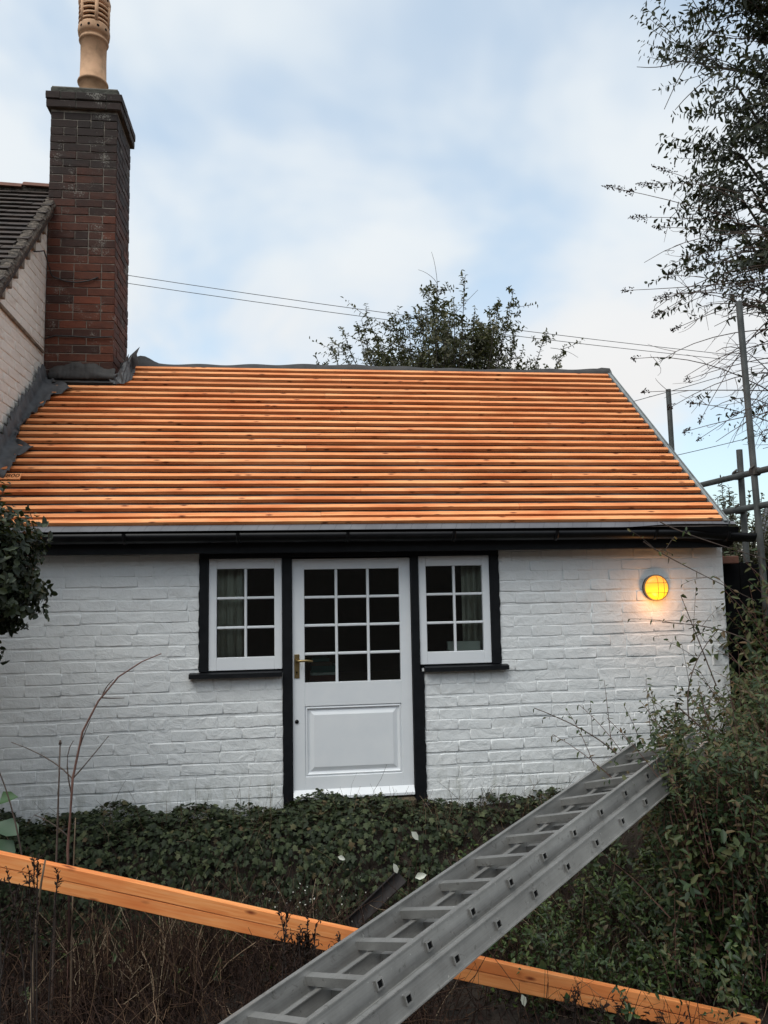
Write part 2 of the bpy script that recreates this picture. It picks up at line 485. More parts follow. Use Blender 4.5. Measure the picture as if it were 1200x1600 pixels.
class MB:
    def __init__(s):
        s.v = []; s.f = []

    def add(s, vs, fs):
        b = len(s.v)
        s.v += [tuple(map(float, q)) for q in vs]
        s.f += [tuple(b + i for i in f) for f in fs]
        return s

    def box(s, x0, x1, y0, y1, z0, z1, bev=0):
        if bev <= 0:
            v = [(x, y, z) for z in (z0, z1) for y in (y0, y1) for x in (x0, x1)]
            return s.add(v, [(0, 2, 3, 1), (4, 5, 7, 6), (0, 1, 5, 4), (2, 6, 7, 3), (0, 4, 6, 2), (1, 3, 7, 5)])
        # chamfered box
        b = min(bev, (x1 - x0) * .45, (y1 - y0) * .45, (z1 - z0) * .45)
        X = (x0, x1); Y = (y0, y1); Z = (z0, z1)
        sg = (1, -1)
        v = []; idx = {}
        for i in (0, 1):
            for j in (0, 1):
                for k in (0, 1):
                    for a in range(3):
                        q = [X[i] + sg[i] * b, Y[j] + sg[j] * b, Z[k] + sg[k] * b]
                        q[a] = (X[i], Y[j], Z[k])[a]
                        idx[(i, j, k, a)] = len(v); v.append(q)
        f = []
        for a in range(3):
            for e in (0, 1):
                o = [(0, 0), (1, 0), (1, 1), (0, 1)]
                qs = []
                for (m_, n_) in o:
                    key = [0, 0, 0]; rest = [r for r in range(3) if r != a]
                    key[a] = e; key[rest[0]] = m_; key[rest[1]] = n_
                    qs.append(idx[(*key, a)])
                f.append(tuple(qs) if (e == 1) != (a == 1) else tuple(reversed(qs)))
        for a in range(3):
            r = [q for q in range(3) if q != a]
            for m_ in (0, 1):
                for n_ in (0, 1):
                    def K(e, ax):
                        key = [0, 0, 0]; key[a] = e; key[r[0]] = m_; key[r[1]] = n_
                        return idx[(*key, ax)]
                    f.append((K(0, r[0]), K(1, r[0]), K(1, r[1]), K(0, r[1])))
        for i in (0, 1):
            for j in (0, 1):
                for k in (0, 1):
                    f.append((idx[(i, j, k, 0)], idx[(i, j, k, 1)], idx[(i, j, k, 2)]))
        return s.add(v, f)

    def tube(s, pts, r0, r1=None, n=6, cap=True):
        pts = [Vector(q) for q in pts]
        r1 = r0 if r1 is None else r1
        vs = []; m_ = len(pts)
        for i, q in enumerate(pts):
            d = (pts[min(i + 1, m_ - 1)] - pts[max(i - 1, 0)]).normalized()
            a = d.cross(Vector((0, 0, 1)))
            if a.length < 1e-3: a = d.cross(Vector((0, 1, 0)))
            a.normalize(); b = d.cross(a)
            rr = r0 + (r1 - r0) * i / max(1, m_ - 1)
            for k in range(n):
                t_ = 2 * math.pi * k / n
                vs.append(q + a * (rr * math.cos(t_)) + b * (rr * math.sin(t_)))
        fs = []
        for i in range(m_ - 1):
            for k in range(n):
                k2 = (k + 1) % n
                fs.append((i * n + k, i * n + k2, (i + 1) * n + k2, (i + 1) * n + k))
        if cap:
            fs.append(tuple(range(n - 1, -1, -1)))
            fs.append(tuple((m_ - 1) * n + k for k in range(n)))
        return s.add(vs, fs)

    def lathe(s, prof, c, n=28):
        vs = []; fs = []
        for (r, z) in prof:
            for k in range(n):
                t_ = 2 * math.pi * k / n
                vs.append((c[0] + r * math.cos(t_), c[1] + r * math.sin(t_), c[2] + z))
        for i in range(len(prof) - 1):
            for k in range(n):
                k2 = (k + 1) % n
                fs.append((i * n + k, i * n + k2, (i + 1) * n + k2, (i + 1) * n + k))
        return s.add(vs, fs)

    def build(s, name, material, parent=None, smooth=False, recalc=True):
        me = bpy.data.meshes.new(name)
        a = np.array(s.v)
        c = (a.min(0) + a.max(0)) / 2
        if parent is None: c[2] = a[:, 2].min()
        me.from_pydata((a - c).tolist(), [], s.f)
        if recalc:
            import bmesh
            bm = bmesh.new(); bm.from_mesh(me); bmesh.ops.recalc_face_normals(bm, faces=bm.faces); bm.to_mesh(me); bm.free()
        if smooth: me.polygons.foreach_set('use_smooth', [True] * len(me.polygons))
        me.materials.append(M[material])
        return inst(name, me, parent, Matrix.Translation(c))


def npmesh(name, verts, faces, material, parent=None, tint=None, smooth=False):
    """uniform polygons from numpy arrays"""
    me = bpy.data.meshes.new(name)
    verts = np.asarray(verts, dtype=np.float32)
    c = (verts.min(0) + verts.max(0)) / 2
    if parent is None: c[2] = verts[:, 2].min()
    nf, k = faces.shape
    me.vertices.add(len(verts)); me.vertices.foreach_set('co', (verts - c).ravel())
    me.loops.add(nf * k); me.loops.foreach_set('vertex_index', faces.astype(np.int32).ravel())
    me.polygons.add(nf)
    me.polygons.foreach_set('loop_start', np.arange(0, nf * k, k, dtype=np.int32))
    me.polygons.foreach_set('loop_total', np.full(nf, k, dtype=np.int32))
    if smooth: me.polygons.foreach_set('use_smooth', np.ones(nf, dtype=bool))
    me.update(calc_edges=True)
    if tint is not None:
        at = me.attributes.new('tint', 'FLOAT', 'FACE')
        at.data.foreach_set('value', np.asarray(tint, dtype=np.float32))
    me.materials.append(M[material])
    return inst(name, me, parent, Matrix.Translation(Vector(c.tolist())))


def unit(a):
    return a / (np.linalg.norm(a, axis=-1, keepdims=True) + 1e-9)


class Leaves:
    """collects leaves (base, direction, normal, length, width, tint)"""
    def __init__(s): s.b = []; s.d = []; s.n = []; s.l = []; s.w = []; s.t = []

    def add(s, b, d, n, l, w, t):
        s.b.append(b); s.d.append(d); s.n.append(n); s.l.append(l); s.w.append(w); s.t.append(t)

    def shoot(s, p0, p1, sag, n, length, ratio=.45, t0=.25, spread=.75, tint=(0, 1), jit=.25, hang=0.0):
        p0 = np.asarray(p0, float); p1 = np.asarray(p1, float)
        pm = (p0 + p1) / 2 + np.asarray(sag, float)
        tt = np.linspace(t0, 1, n)[:, None]
        q = (1 - tt) ** 2 * p0 + 2 * tt * (1 - tt) * pm + tt ** 2 * p1
        tg = unit(2 * (1 - tt) * (pm - p0) + 2 * tt * (p1 - pm))
        ph = np.arange(n) * 2.399 + rng.uniform(0, 6.28)
        a = unit(np.cross(tg, [0.13, .21, .97])); b = np.cross(tg, a)
        rad = a * np.cos(ph)[:, None] + b * np.sin(ph)[:, None]
        d = unit(tg * (1 - spread) + rad * spread + rng.normal(0, jit, (n, 3)) + np.array([0, 0, -hang]))
        nr = unit(np.cross(d, np.cross(tg + rng.normal(0, .2, (n, 3)), d)) + rng.normal(0, .3, (n, 3)) + np.array([0, 0, .4]))
        l = length * rng.uniform(.65, 1.15, n)
        s.add(q, d, nr, l, l * ratio * rng.uniform(.8, 1.15, n), rng.uniform(tint[0], tint[1], n))
        ts = np.linspace(0, 1, 6)[:, None]
        return ((1 - ts) ** 2 * p0 + 2 * ts * (1 - ts) * pm + ts ** 2 * p1).tolist()

    def build(s, name, material, parent, kind=None):
        b = np.concatenate(s.b); d = np.concatenate(s.d); n = np.concatenate(s.n)
        l = np.concatenate(s.l)[:, None]; w = np.concatenate(s.w)[:, None]; t_ = np.concatenate(s.t)
        side = unit(np.cross(d, n)); n = np.cross(side, d)
        k = len(b)
        cup = rng.uniform(.08, .3, (k, 1)); bend = rng.uniform(-.12, .3, (k, 1))
        v = np.stack([b,
                      b + d * l * .32 + side * w * .46 + n * w * cup,
                      b + d * l * .70 + side * w * .36 + n * (w * cup * .8 - l * bend * .5),
                      b + d * l - n * l * bend,
                      b + d * l * .70 - side * w * .36 + n * (w * cup * .8 - l * bend * .5),
                      b + d * l * .32 - side * w * .46 + n * w * cup], 1).reshape(-1, 3)
        base = (np.arange(k) * 6)[:, None]
        f = np.concatenate([base + np.array([[0, 1, 2, 3]]), base + np.array([[0, 3, 4, 5]])])
        o = npmesh(name, v, f, material, parent, np.concatenate([t_, t_]))
        if kind: o['kind'] = kind
        return o


def stems_mesh(name, P, rad, tint, material, parent=None, kind=None):
    """P: (k, m, 3) polylines, three-sided tapered tubes"""
    k, m_, _ = P.shape
    tg = unit(np.gradient(P, axis=1))
    a = unit(np.cross(tg, np.array([.31, .27, .91]))); b = np.cross(tg, a)
    tp = np.linspace(1, .45, m_)[None, :, None] * rad[:, None, None]
    rings = []
    for j in range(3):
        an = 2 * math.pi * j / 3
        rings.append(P + (a * math.cos(an) + b * math.sin(an)) * tp)
    v = np.stack(rings, 2).reshape(-1, 3)          # k, m, 3
    f = []
    base = (np.arange(k) * m_ * 3)[:, None]
    for i in range(m_ - 1):
        for j in range(3):
            j2 = (j + 1) % 3
            f.append(base + np.array([[i * 3 + j, i * 3 + j2, (i + 1) * 3 + j2, (i + 1) * 3 + j]]))
    nf = len(f)
    f = np.concatenate(f)
    o = npmesh(name, v, f, material, parent, np.tile(tint, nf))
    if kind: o['kind'] = kind
    return o


def bez(p0, pm, p1, n=8):
    p0, pm, p1 = map(np.asarray, (p0, pm, p1))
    ts = np.linspace(0, 1, n)[:, None]
    return ((1 - ts) ** 2 * p0 + 2 * ts * (1 - ts) * pm + ts ** 2 * p1).tolist()


# ------------------------------------------------------------------ ground
def sstep(a, b, x):
    q = np.clip((x - a) / (b - a), 0, 1)
    return q * q * (3 - 2 * q)


def ground_z(x, y):
    x = np.asarray(x, float); y = np.asarray(y, float)
    z = np.full(np.broadcast(x, y).shape, -.10)
    z = z - .02 * sstep(.6, 2.0, x)
    z = z - .50 * sstep(-.36, -.72, y)
    z = z - .12 * sstep(.9, 2.0, x) * sstep(-.5, -1.4, y)
    z = z + .50 * sstep(-2.3, -3.7, y)
    z = z + .72 * np.exp(-((x - 3.4) / .80) ** 2 - ((y + .70) / .48) ** 2)
    z = z - .25 * sstep(4.5, 12, np.hypot(x, y - 2)) * (y > 0)
    z = z + 11 * sstep(-9, -34, y)                      # unseen earth rise added behind the camera to darken the pane reflections
    z = z + .015 * np.sin(x * 5.1 + y * 3.3) + .012 * np.sin(x * 9.7 - y * 7.1)
    return z


xs = np.concatenate([np.linspace(-400, -12, 14), np.linspace(-10, -2.6, 14), np.arange(-2.5, 4.6, .09), np.linspace(4.8, 12, 12), np.linspace(15, 400, 14)])
ys = np.concatenate([np.linspace(-300, -40, 10), np.linspace(-36, -6, 22), np.arange(-5.8, .3, .09), np.linspace(.5, 12, 14), np.linspace(16, 500, 16)])
gx, gy = np.meshgrid(xs, ys)
gv = np.stack([gx, gy, ground_z(gx, gy)], -1).reshape(-1, 3)
nx, ny = len(xs), len(ys)
ii, jj = np.meshgrid(np.arange(nx - 1), np.arange(ny - 1))
q0 = (jj * nx + ii).ravel()
gf = np.stack([q0, q0 + 1, q0 + 1 + nx, q0 + nx], 1)
g = npmesh('ground', gv, gf, 'soil', None, None, True)
tag(g, 'dark brown earth sloping down to the cottage wall', None, None, 'structure')

# ------------------------------------------------------------------ brick meshes
def brick_mesh(name, Lx, Hz, depth, inset, mid, jit, seed, material, smooth):
    rd = random.Random(seed)
    hx, hz = Lx / 2, Hz / 2
    base = [(-hx, -hz), (-hx * .35, -hz), (hx * .3, -hz), (hx, -hz), (hx, 0), (hx, hz), (hx * .35, hz), (-hx * .3, hz), (-hx, hz), (-hx, 0)]
    cr_ = {0, 3, 5, 8}
    vs = []
    for (ins, y, jj_) in ((0, .004, jit * .3), (mid, -depth * .75, jit), (inset, -depth, jit)):
        for i, (x, z) in enumerate(base):
            sx = -1 if x < 0 else 1; sz = -1 if z < 0 else (1 if z > 0 else 0)
            k = 1.35 if i in cr_ and ins > 0 else 1.0
            px = x - (sx * ins * k if i in cr_ or i in (4, 9) else 0) + rd.uniform(-jj_, jj_)
            pz = z - sz * ins * k + rd.uniform(-jj_, jj_)
            vs.append((px, y + (rd.uniform(-.0012, .0012) if ins == inset else 0), pz))
    fs = []
    for r in range(2):
        for i in range(10):
            j = (i + 1) % 10
            fs.append((r * 10 + i, r * 10 + j, (r + 1) * 10 + j, (r + 1) * 10 + i))
    fs.append(tuple(20 + i for i in range(10)))
    me = bpy.data.meshes.new(name)
    me.from_pydata(vs, [], fs)
    if smooth: me.polygons.foreach_set('use_smooth', [True] * (len(fs) - 1) + [False])
    me.materials.append(M[material])
    return me


def variants(Ls, Hz, depth, inset, mid, jit, material, smooth, n, seed):
    return {Lx: [brick_mesh('brick', Lx, Hz, depth, inset, mid, jit, seed + 31 * i + int(Lx * 1000), material, smooth) for i in range(n)] for Lx in Ls}


WV = variants((.225, .16, .108, .065), .0755, .0034, .0058, .0022, .0024, 'white_brick', True, 16, 1)
CV = variants((.225, .16, .108, .065), .0735, .0040, .0075, .0028, .0022, 'cream_brick', True, 6, 2)
RV = variants((.228, .168, .112, .07), .064, .006, .0045, .0015, .0014, 'red_brick', False, 8, 3)
SV = variants((.108,), .094, .0040, .0075, .0028, .0024, 'white_brick', True, 5, 4)

ROTX = Matrix.Rotation(R(90), 4, 'Z')


def put_brick(V, x0, x1, zc, h, parent, plane, axis='Y', lift=0.0):
    """a brick from x0 to x1 (x along the wall), facing -Y (axis Y) or +X (axis X)"""
    w = x1 - x0
    ks = sorted(V, key=lambda k: abs(k - w))
    me = random.choice(V[ks[0]])
    sc = Matrix.Diagonal((w / ks[0], 1, h, 1))
    tilt = Matrix.Rotation(random.uniform(-.009, .009), 4, 'Y')
    c = (x0 + x1) / 2
    if axis == 'Y':
        mw = Matrix.Translation((c, plane - lift, zc)) @ tilt @ sc
    else:
        mw = Matrix.Translation((plane + lift, c, zc)) @ ROTX @ tilt @ sc
    return me, mw


def merged(name, items, material, parent):
    """bricks beyond the limit, joined into one part"""
    mb = MB()
    for me, mw in items:
        mb.add([mw @ v.co for v in me.vertices], [tuple(p.vertices) for p in me.polygons])
    o = mb.build(name, material, parent, False)
    o['kind'] = 'stuff'
    return o


# ------------------------------------------------------------------ cottage
cot = thing('cottage', (0.6, 0, -.1), 'low white painted brick cottage with black trim and bare orange roof battens', 'cottage')
WALL_R = 3.235
bw = MB()
bw.box(-2.30, -.63, .0045, .22, -.4, 1.90)
bw.box(1.486, WALL_R, .0045, .22, -.4, 1.90)
bw.box(-.63, -.055, .0045, .22, -.4, .862)
bw.box(.915, 1.486, .0045, .22, -.4, .862)
bw.box(-.63, 1.486, .03, .22, 1.675, 1.90)
wall = bw.build('wall', 'white_brick', cot)

# brick courses
CH = .0800
items = []


def opening_spans(z):
    """stretches of wall at height z"""
    if z > .845: return [(-2.25, -.637), (1.492, WALL_R)]
    return [(-2.25, -.067), (.928, WALL_R)]


zc = -.175
ci = 0
while zc < 1.70:
    sag = .006 * math.sin(ci * 1.3)
    for (a, b) in opening_spans(zc):
        soldier = []
        x = a
        first = True
        header_course = ci % 6 == 3
        off = (.118 if ci % 2 else 0) + random.uniform(-.03, .03)
        while x < b - .03:
            if first:
                w = max(.07, (off if off > .06 else .236))
                first = False
            else:
                w = random.choice((.118, .118, .236)) if header_course else (.118 if random.random() < .10 else random.uniform(.224, .246))
            e = min(x + w, b)
            if b - e < .05: e = b
            # soldiers under the two sills
            su = .745 < zc < .846 and ((a < -.6 and e > -.66 and x < -.06) or (a > .9 and x < 1.53))
            if not su:
                gl_, gr_ = (random.uniform(-.0065, .003), random.uniform(-.0065, .003)) if a < 0 else (random.uniform(-.003, .0035), random.uniform(-.003, .0035))
                if x == a: gl_ = 0
                if e == b: gr_ = 0
                wz = .004 * math.sin(x * 1.9 + ci * .9) + .003 * math.sin(x * 4.3 + ci * 2.1)
                for_wall = put_brick(WV, x + gl_, e - gr_, zc + sag + wz + random.uniform(-.002, .002), random.uniform(.96, 1.035), wall, .0045, 'Y', random.uniform(-.0025, .0025))
                items.append((e - x, for_wall))
            x = e
    zc += CH
    ci += 1
for (a, b) in ((-.66, -.067), (.928, 1.53)):
    n = round((b - a) / .113)
    for i in range(n):
        x0 = a + (b - a) * i / n; x1 = a + (b - a) * (i + 1) / n
        me = random.choice(SV[.108])
        mw = Matrix.Translation(((x0 + x1) / 2, .0045 - random.uniform(0, .002), .793)) @ Matrix.Diagonal((((x1 - x0) - .006) / .108, 1, 1.0, 1))
        items.append(((x1 - x0) * 1.4, (me, mw)))
items.sort(key=lambda q: -q[0])
for _, (me, mw) in items[:300]:
    inst('brick', me, wall, mw)
if len(items) > 300:
    merged('bricks', [q[1] for q in items[300:]], 'white_brick', wall)

# remaining shell: floor, side, back, partition (closes the dark room)
sh = MB()
sh.box(WALL_R - .20, WALL_R - .003, .22, 3.4, -.4, 1.90)
sh.add([(WALL_R - .20, -.1, 1.90), (WALL_R - .20, 3.5, 1.90), (WALL_R - .20, 1.7, 3.40), (WALL_R - .003, -.1, 1.90), (WALL_R - .003, 3.5, 1.90), (WALL_R - .003, 1.7, 3.40)],
       [(0, 1, 2), (3, 5, 4), (0, 2, 5, 3), (1, 4, 5, 2), (0, 3, 4, 1)])
sh.box(-2.3, WALL_R, 3.4, 3.6, -.4, 1.95)
sh.build('side_wall', 'cream_brick', cot)
fl = MB()
fl.box(-2.3, 3.03, .22, 3.4, -.3, -.02)
fl.box(-2.3, 3.03, 2.4, 2.45, -.02, 1.9)
fl.box(-2.3, 3.03, .222, 2.4, 1.85, 1.9)
fl.build('room_lining', 'interior', cot)

# joinery in black
def ragged(name, x0, x1, y0, y1, z0, z1, jl, jr, parent, material='black_paint', n=26):
    """upright board with a slightly uneven painted edge"""
    mb = MB(); vs = []
    for i in range(n + 1):
        z = z0 + (z1 - z0) * i / n
        a = x0 + random.uniform(-jl, jl); b = x1 + random.uniform(-jr, jr)
        vs += [(a, y0, z), (b, y0, z), (b, y1, z), (a, y1, z)]
    fs = []
    for i in range(n):
        for k in range(4):
            fs.append((i * 4 + k, i * 4 + (k + 1) % 4, i * 4 + 4 + (k + 1) % 4, i * 4 + 4 + k))
    fs += [(3, 2, 1, 0), (n * 4, n * 4 + 1, n * 4 + 2, n * 4 + 3)]
    mb.add(vs, fs)
    return mb.build(name, material, parent)


ragged('door_post', -.068, -.003, -.010, .12, -.06, 1.664, .0035, .0005, cot)
ragged('door_post', .846, .927, -.010, .12, -.05, .842, .0005, .004, cot)
ragged('door_post', .846, .900, -.010, .12, .842, 1.664, .0005, .0005, cot)
ragged('window_jamb', -.640, -.578, -.009, .12, .884, 1.664, .004, .0005, cot)
ragged('window_jamb', 1.428, 1.494, -.009, .12, .884, 1.664, .0005, .004, cot)
mb = MB(); mb.box(-.640, 1.494, -.012, .12, 1.664, 1.72, .003); mb.build('lintel', 'black_paint', cot)
mb = MB(); mb.box(.845, .99, -.05, .10, -.10, -.055, .008); mb.build('post_foot', 'black_paint', cot)
mb = MB(); mb.box(-.003, .846, -.06, .20, -.13, -.012, .012); mb.build('doorstep', 'step_stone', cot)

# windows
def window(x0, x1, z0, z1, sx0, sx1):
    st, top, bot = .054, .072, .088
    y0, y1 = .004, .05
    mb = MB()
    mb.box(x0, x0 + st, y0, y1, z0, z1, .003)
    mb.box(x1 - st, x1, y0, y1, z0, z1, .003)
    mb.box(x0 + st, x1 - st, y0 + .001, y1, z1 - top, z1, .003)
    mb.box(x0 + st, x1 - st, y0 + .001, y1, z0, z0 + bot, .003)
    w = mb.build('window', 'white_paint', cot)
    gx0, gx1, gz0, gz1 = x0 + st, x1 - st, z0 + bot, z1 - top
    cx = (gx0 + gx1) / 2
    bt = .009
    mb = MB(); mb.box(cx - bt, cx + bt, y0 + .008, y1 - .004, gz0, gz1, .004); mb.build('glazing_bar', 'white_paint', w)
    zz = [gz0 + (gz1 - gz0) * k / 3 for k in range(4)]
    for k in (1, 2):
        for (a, b) in ((gx0, cx - bt), (cx + bt, gx1)):
            mb = MB(); mb.box(a, b, y0 + .0095, y1 - .005, zz[k] - bt, zz[k] + bt, .004); mb.build('glazing_bar', 'white_paint', w)
    for k in range(3):
        for (a, b) in ((gx0, cx), (cx, gx1)):
            mb = MB(); mb.box(a + .002, b - .002, y0 + .0250 + random.uniform(0, .001), y0 + .029, zz[k] + .002, zz[k + 1] - .002)
            mb.build('pane', 'glass', w)
    mb = MB()
    mb.add([(sx0, -.055, .842), (sx1, -.055, .842), (sx1, -.055, .872), (sx0, -.055, .872),
            (sx0, .05, .842), (sx1, .05, .842), (sx1, .05, .884), (sx0, .05, .884)],
           [(0, 1, 2, 3), (4, 7, 6, 5), (0, 4, 5, 1), (3, 2, 6, 7), (0, 3, 7, 4), (1, 5, 6, 2)])
    mb.build('sill', 'black_paint', w)


window(-.575, -.070, .888, 1.660, -.700, -.0705)
window(.903, 1.425, .888, 1.660, .9285, 1.535)

# door
D0, D1, DZ0, DZ1 = 0.0, .843, .002, 1.652
y0, y1 = .014, .058
gx0, gx1, gz0, gz1 = .085, .763, .786, 1.577
mb = MB()
mb.box(D0, gx0, y0, y1, DZ0, DZ1, .002)
mb.box(gx1, D1, y0, y1, DZ0, DZ1, .002)
mb.box(gx0, gx1, y0 + .001, y1, gz1, DZ1, .002)
mb.box(gx0, gx1, y0 + .001, y1, .625, gz0, .002)
mb.box(gx0, gx1, y0 + .001, y1, DZ0, .148, .002)
door = mb.build('door', 'white_paint', cot)
bt = .0095
xx = [gx0 + (gx1 - gx0) * k / 3 for k in range(4)]
zz = [gz0 + (gz1 - gz0) * k / 4 for k in range(5)]
for k in (1, 2):
    mb = MB(); mb.box(xx[k] - bt, xx[k] + bt, y0 + .008, y1 - .004, gz0, gz1, .004); mb.build('glazing_bar', 'white_paint', door)
for k in (1, 2, 3):
    for j in range(3):
        mb = MB(); mb.box(xx[j] + (bt if j else 0), xx[j + 1] - (bt if j < 2 else 0), y0 + .0095, y1 - .005, zz[k] - bt, zz[k] + bt, .004); mb.build('glazing_bar', 'white_paint', door)
for k in range(4):
    for j in range(3):
        mb = MB(); mb.box(xx[j] + .002, xx[j + 1] - .002, y0 + .024 + random.uniform(0, .001), y0 + .028, zz[k] + .002, zz[k + 1] - .002); mb.build('pane', 'glass', door)
# raised and fielded panel with its moulding
px0, px1, pz0, pz1 = .085, .763, .148, .625
mb = MB()
rings = [(0, .012), (.014, .004), (.020, .016), (.030, .020), (.062, .006), (.066, .006)]
vs = []; fs = []
for (i_, y_) in rings:
    vs += [(px0 + i_, y0 + y_, pz0 + i_), (px1 - i_, y0 + y_, pz0 + i_), (px1 - i_, y0 + y_, pz1 - i_), (px0 + i_, y0 + y_, pz1 - i_)]
for r in range(len(rings) - 1):
    for k in range(4):
        fs.append((r * 4 + k, r * 4 + (k + 1) % 4, r * 4 + 4 + (k + 1) % 4, r * 4 + 4 + k))
n = (len(rings) - 1) * 4
fs.append((n, n + 1, n + 2, n + 3))
vs += [(px0, y0 + .035, pz0), (px1, y0 + .035, pz0), (px1, y0 + .035, pz1), (px0, y0 + .035, pz1)]
m_ = len(vs) - 4
for k in range(4): fs.append((k, m_ + k, m_ + (k + 1) % 4, (k + 1) % 4))
fs.append((m_ + 3, m_ + 2, m_ + 1, m_))
mb.add(vs, fs); mb.build('door_panel', 'white_paint', door)
mb = MB()
mb.add([(D0 + .003, y0 - .002, .062), (D1 - .003, y0 - .002, .062), (D1 - .003, y0 - .040, .022), (D0 + .003, y0 - .040, .022), (D1 - .003, y0 - .040, .006), (D0 + .003, y0 - .040, .006), (D1 - .003, y0 - .002, .006), (D0 + .003, y0 - .002, .006)],
       [(0, 1, 2, 3), (3, 2, 4, 5), (5, 4, 6, 7), (7, 6, 1, 0), (0, 3, 5, 7), (1, 6, 4, 2)])
mb.build('weatherboard', 'white_paint', door)
mb = MB()
mb.box(.012, .049, y0 - .006, y0 - .0002, .820, .985, .002)
hd = mb.build('handle', 'brass', door)
hd['label'] = 'brass lever handle on long backplate'
mb.v = []; mb.f = []
mb.tube([(.030, y0 - .006, .940), (.030, y0 - .045, .940)], .010, .009, 10)
mb.tube([(.022, y0 - .045, .940), (.06, y0 - .049, .942), (.10, y0 - .048, .943), (.140, y0 - .044, .938)], .0095, .0075, 8)
mb.build('lever', 'brass', door, True)
mb = MB(); mb.tube([(.030, y0 - .0075, .862), (.030, y0 - .0003, .862)], .006, .006, 10); mb.box(.0275, .0325, y0 - .0075, y0 - .0003, .846, .860); mb.build('keyhole', 'tar_black', door)
mb = MB(); mb.tube([(.028, y0 - .006, .524), (.028, y0 - .0003, .524)], .013, .014, 14); mb.build('lock_cover', 'black_gutter', door, True)

# ------------------------------------------------------------------ cottage roof
PIT = R(40.89)
RS, RC = math.sin(PIT), math.cos(PIT)
EY, EZ = -.25, 1.847
RIDGE_S = 2.585


def rp(x, s, h=0.0):
    """point on the front slope: x along, s up the slope, h above it"""
    return (x, EY + s * RC - h * RS, EZ + s * RS + h * RC)


def slope_box(mb, x0, x1, s0, s1, h0, h1, seg=1, wob=0.0, wobh=0.0):
    vs = []
    for i in range(seg + 1):
        x = x0 + (x1 - x0) * i / seg
        ds = random.uniform(-wob, wob); dh = random.uniform(0, wobh)
        vs += [rp(x, s0 + ds, h0), rp(x, s1 + ds, h0), rp(x, s1 + ds, h1 + dh), rp(x, s0 + ds, h1 + dh)]
    fs = []
    for i in range(seg):
        for k in range(4):
            fs.append((i * 4 + k, i * 4 + (k + 1) % 4, i * 4 + 4 + (k + 1) % 4, i * 4 + 4 + k))
    fs += [(3, 2, 1, 0), (seg * 4, seg * 4 + 1, seg * 4 + 2, seg * 4 + 3)]
    mb.add(vs, fs)


mb = MB()
# sagging underlay over a board deck
nxs, nss = 90, 40
vs = []
for j in range(nss + 1):
    for i in range(nxs + 1):
        x = -2.15 + (3.142 + 2.15) * i / nxs; s = -.005 + (RIDGE_S - .0) * j / nss
        vs.append(rp(x, s, -.004 - .005 * abs(math.sin(x * 2.6 + .4)) + .0015 * math.sin(x * 17 + s * 9)))
fs = [(j * (nxs + 1) + i, j * (nxs + 1) + i + 1, (j + 1) * (nxs + 1) + i + 1, (j + 1) * (nxs + 1) + i) for j in range(nss) for i in range(nxs)]
mb.add(vs, fs)
roof = mb.build('roof', 'underlay', cot, True)
mb = MB()
slope_box(mb, -2.15, 3.140, .10, RIDGE_S - .02, -.10, -.016)
ry, rz = rp(0, RIDGE_S, 0)[1:]
b0 = (2 * ry - EY, EZ)
mb.add([(-2.15, ry + .006, rz), (3.140, ry + .006, rz), (3.140, b0[0], b0[1]), (-2.15, b0[0], b0[1]), (-2.15, ry + .006, rz - .09), (3.140, ry + .006, rz - .09), (3.140, b0[0], b0[1] - .09), (-2.15, b0[0], b0[1] - .09)],
       [(0, 1, 2, 3), (4, 7, 6, 5), (0, 4, 5, 1), (2, 6, 7, 3), (0, 3, 7, 4), (1, 5, 6, 2)])
mb.build('roof_deck', 'lead_dark', cot)

# battens, each length its own piece
bs = [.0700, .1370] + [.2325 + .1025 * k for k in range(23)]
BH, BT = .039, .0255
for i, s in enumerate(bs):
    xl = -2.13 if s < 2.165 else -1.535 + random.uniform(-.02, .02)
    xr = 3.118 + random.uniform(-.012, .008)
    joint = [0.25 + random.uniform(-.30, .35)] if i % 3 == 1 else ([1.9 + random.uniform(-.4, .4)] if i % 4 == 2 else [])
    ed = [xl] + joint + [xr]
    tl = random.uniform(-.003, .003)
    for a, b in zip(ed[:-1], ed[1:]):
        mb = MB()
        slope_box(mb, a + .0012, b - .0012, s - BH / 2 + tl, s + BH / 2 + tl, 0, BT + random.uniform(-.001, .001), 14, .0014, .0012)
        mb.build('batten', 'batten_wood', roof)

# eaves tray, its right end lifting
mb = MB(); vs = []; n = 60
for i in range(n + 1):
    x = -2.15 + (3.21 + 2.15) * i / n
    lift = .028 * sstep(2.35, 2.75, x)
    dz = .018 * sstep(2.95, 3.2, x)
    vs += [rp(x, .042, .003), (x, EY + .004 - .02 * lift, EZ + .004 + lift * .35 - dz * .3), (x, EY - .004, EZ - .010 + lift * .7 - dz * .2)]
fs = []
for i in range(n):
    for k in range(2):
        fs.append((i * 3 + k, i * 3 + 3 + k, i * 3 + 4 + k, i * 3 + 1 + k))
mb.add(vs, fs)
tray = mb.build('eaves_tray', 'eaves_tray', cot, True)

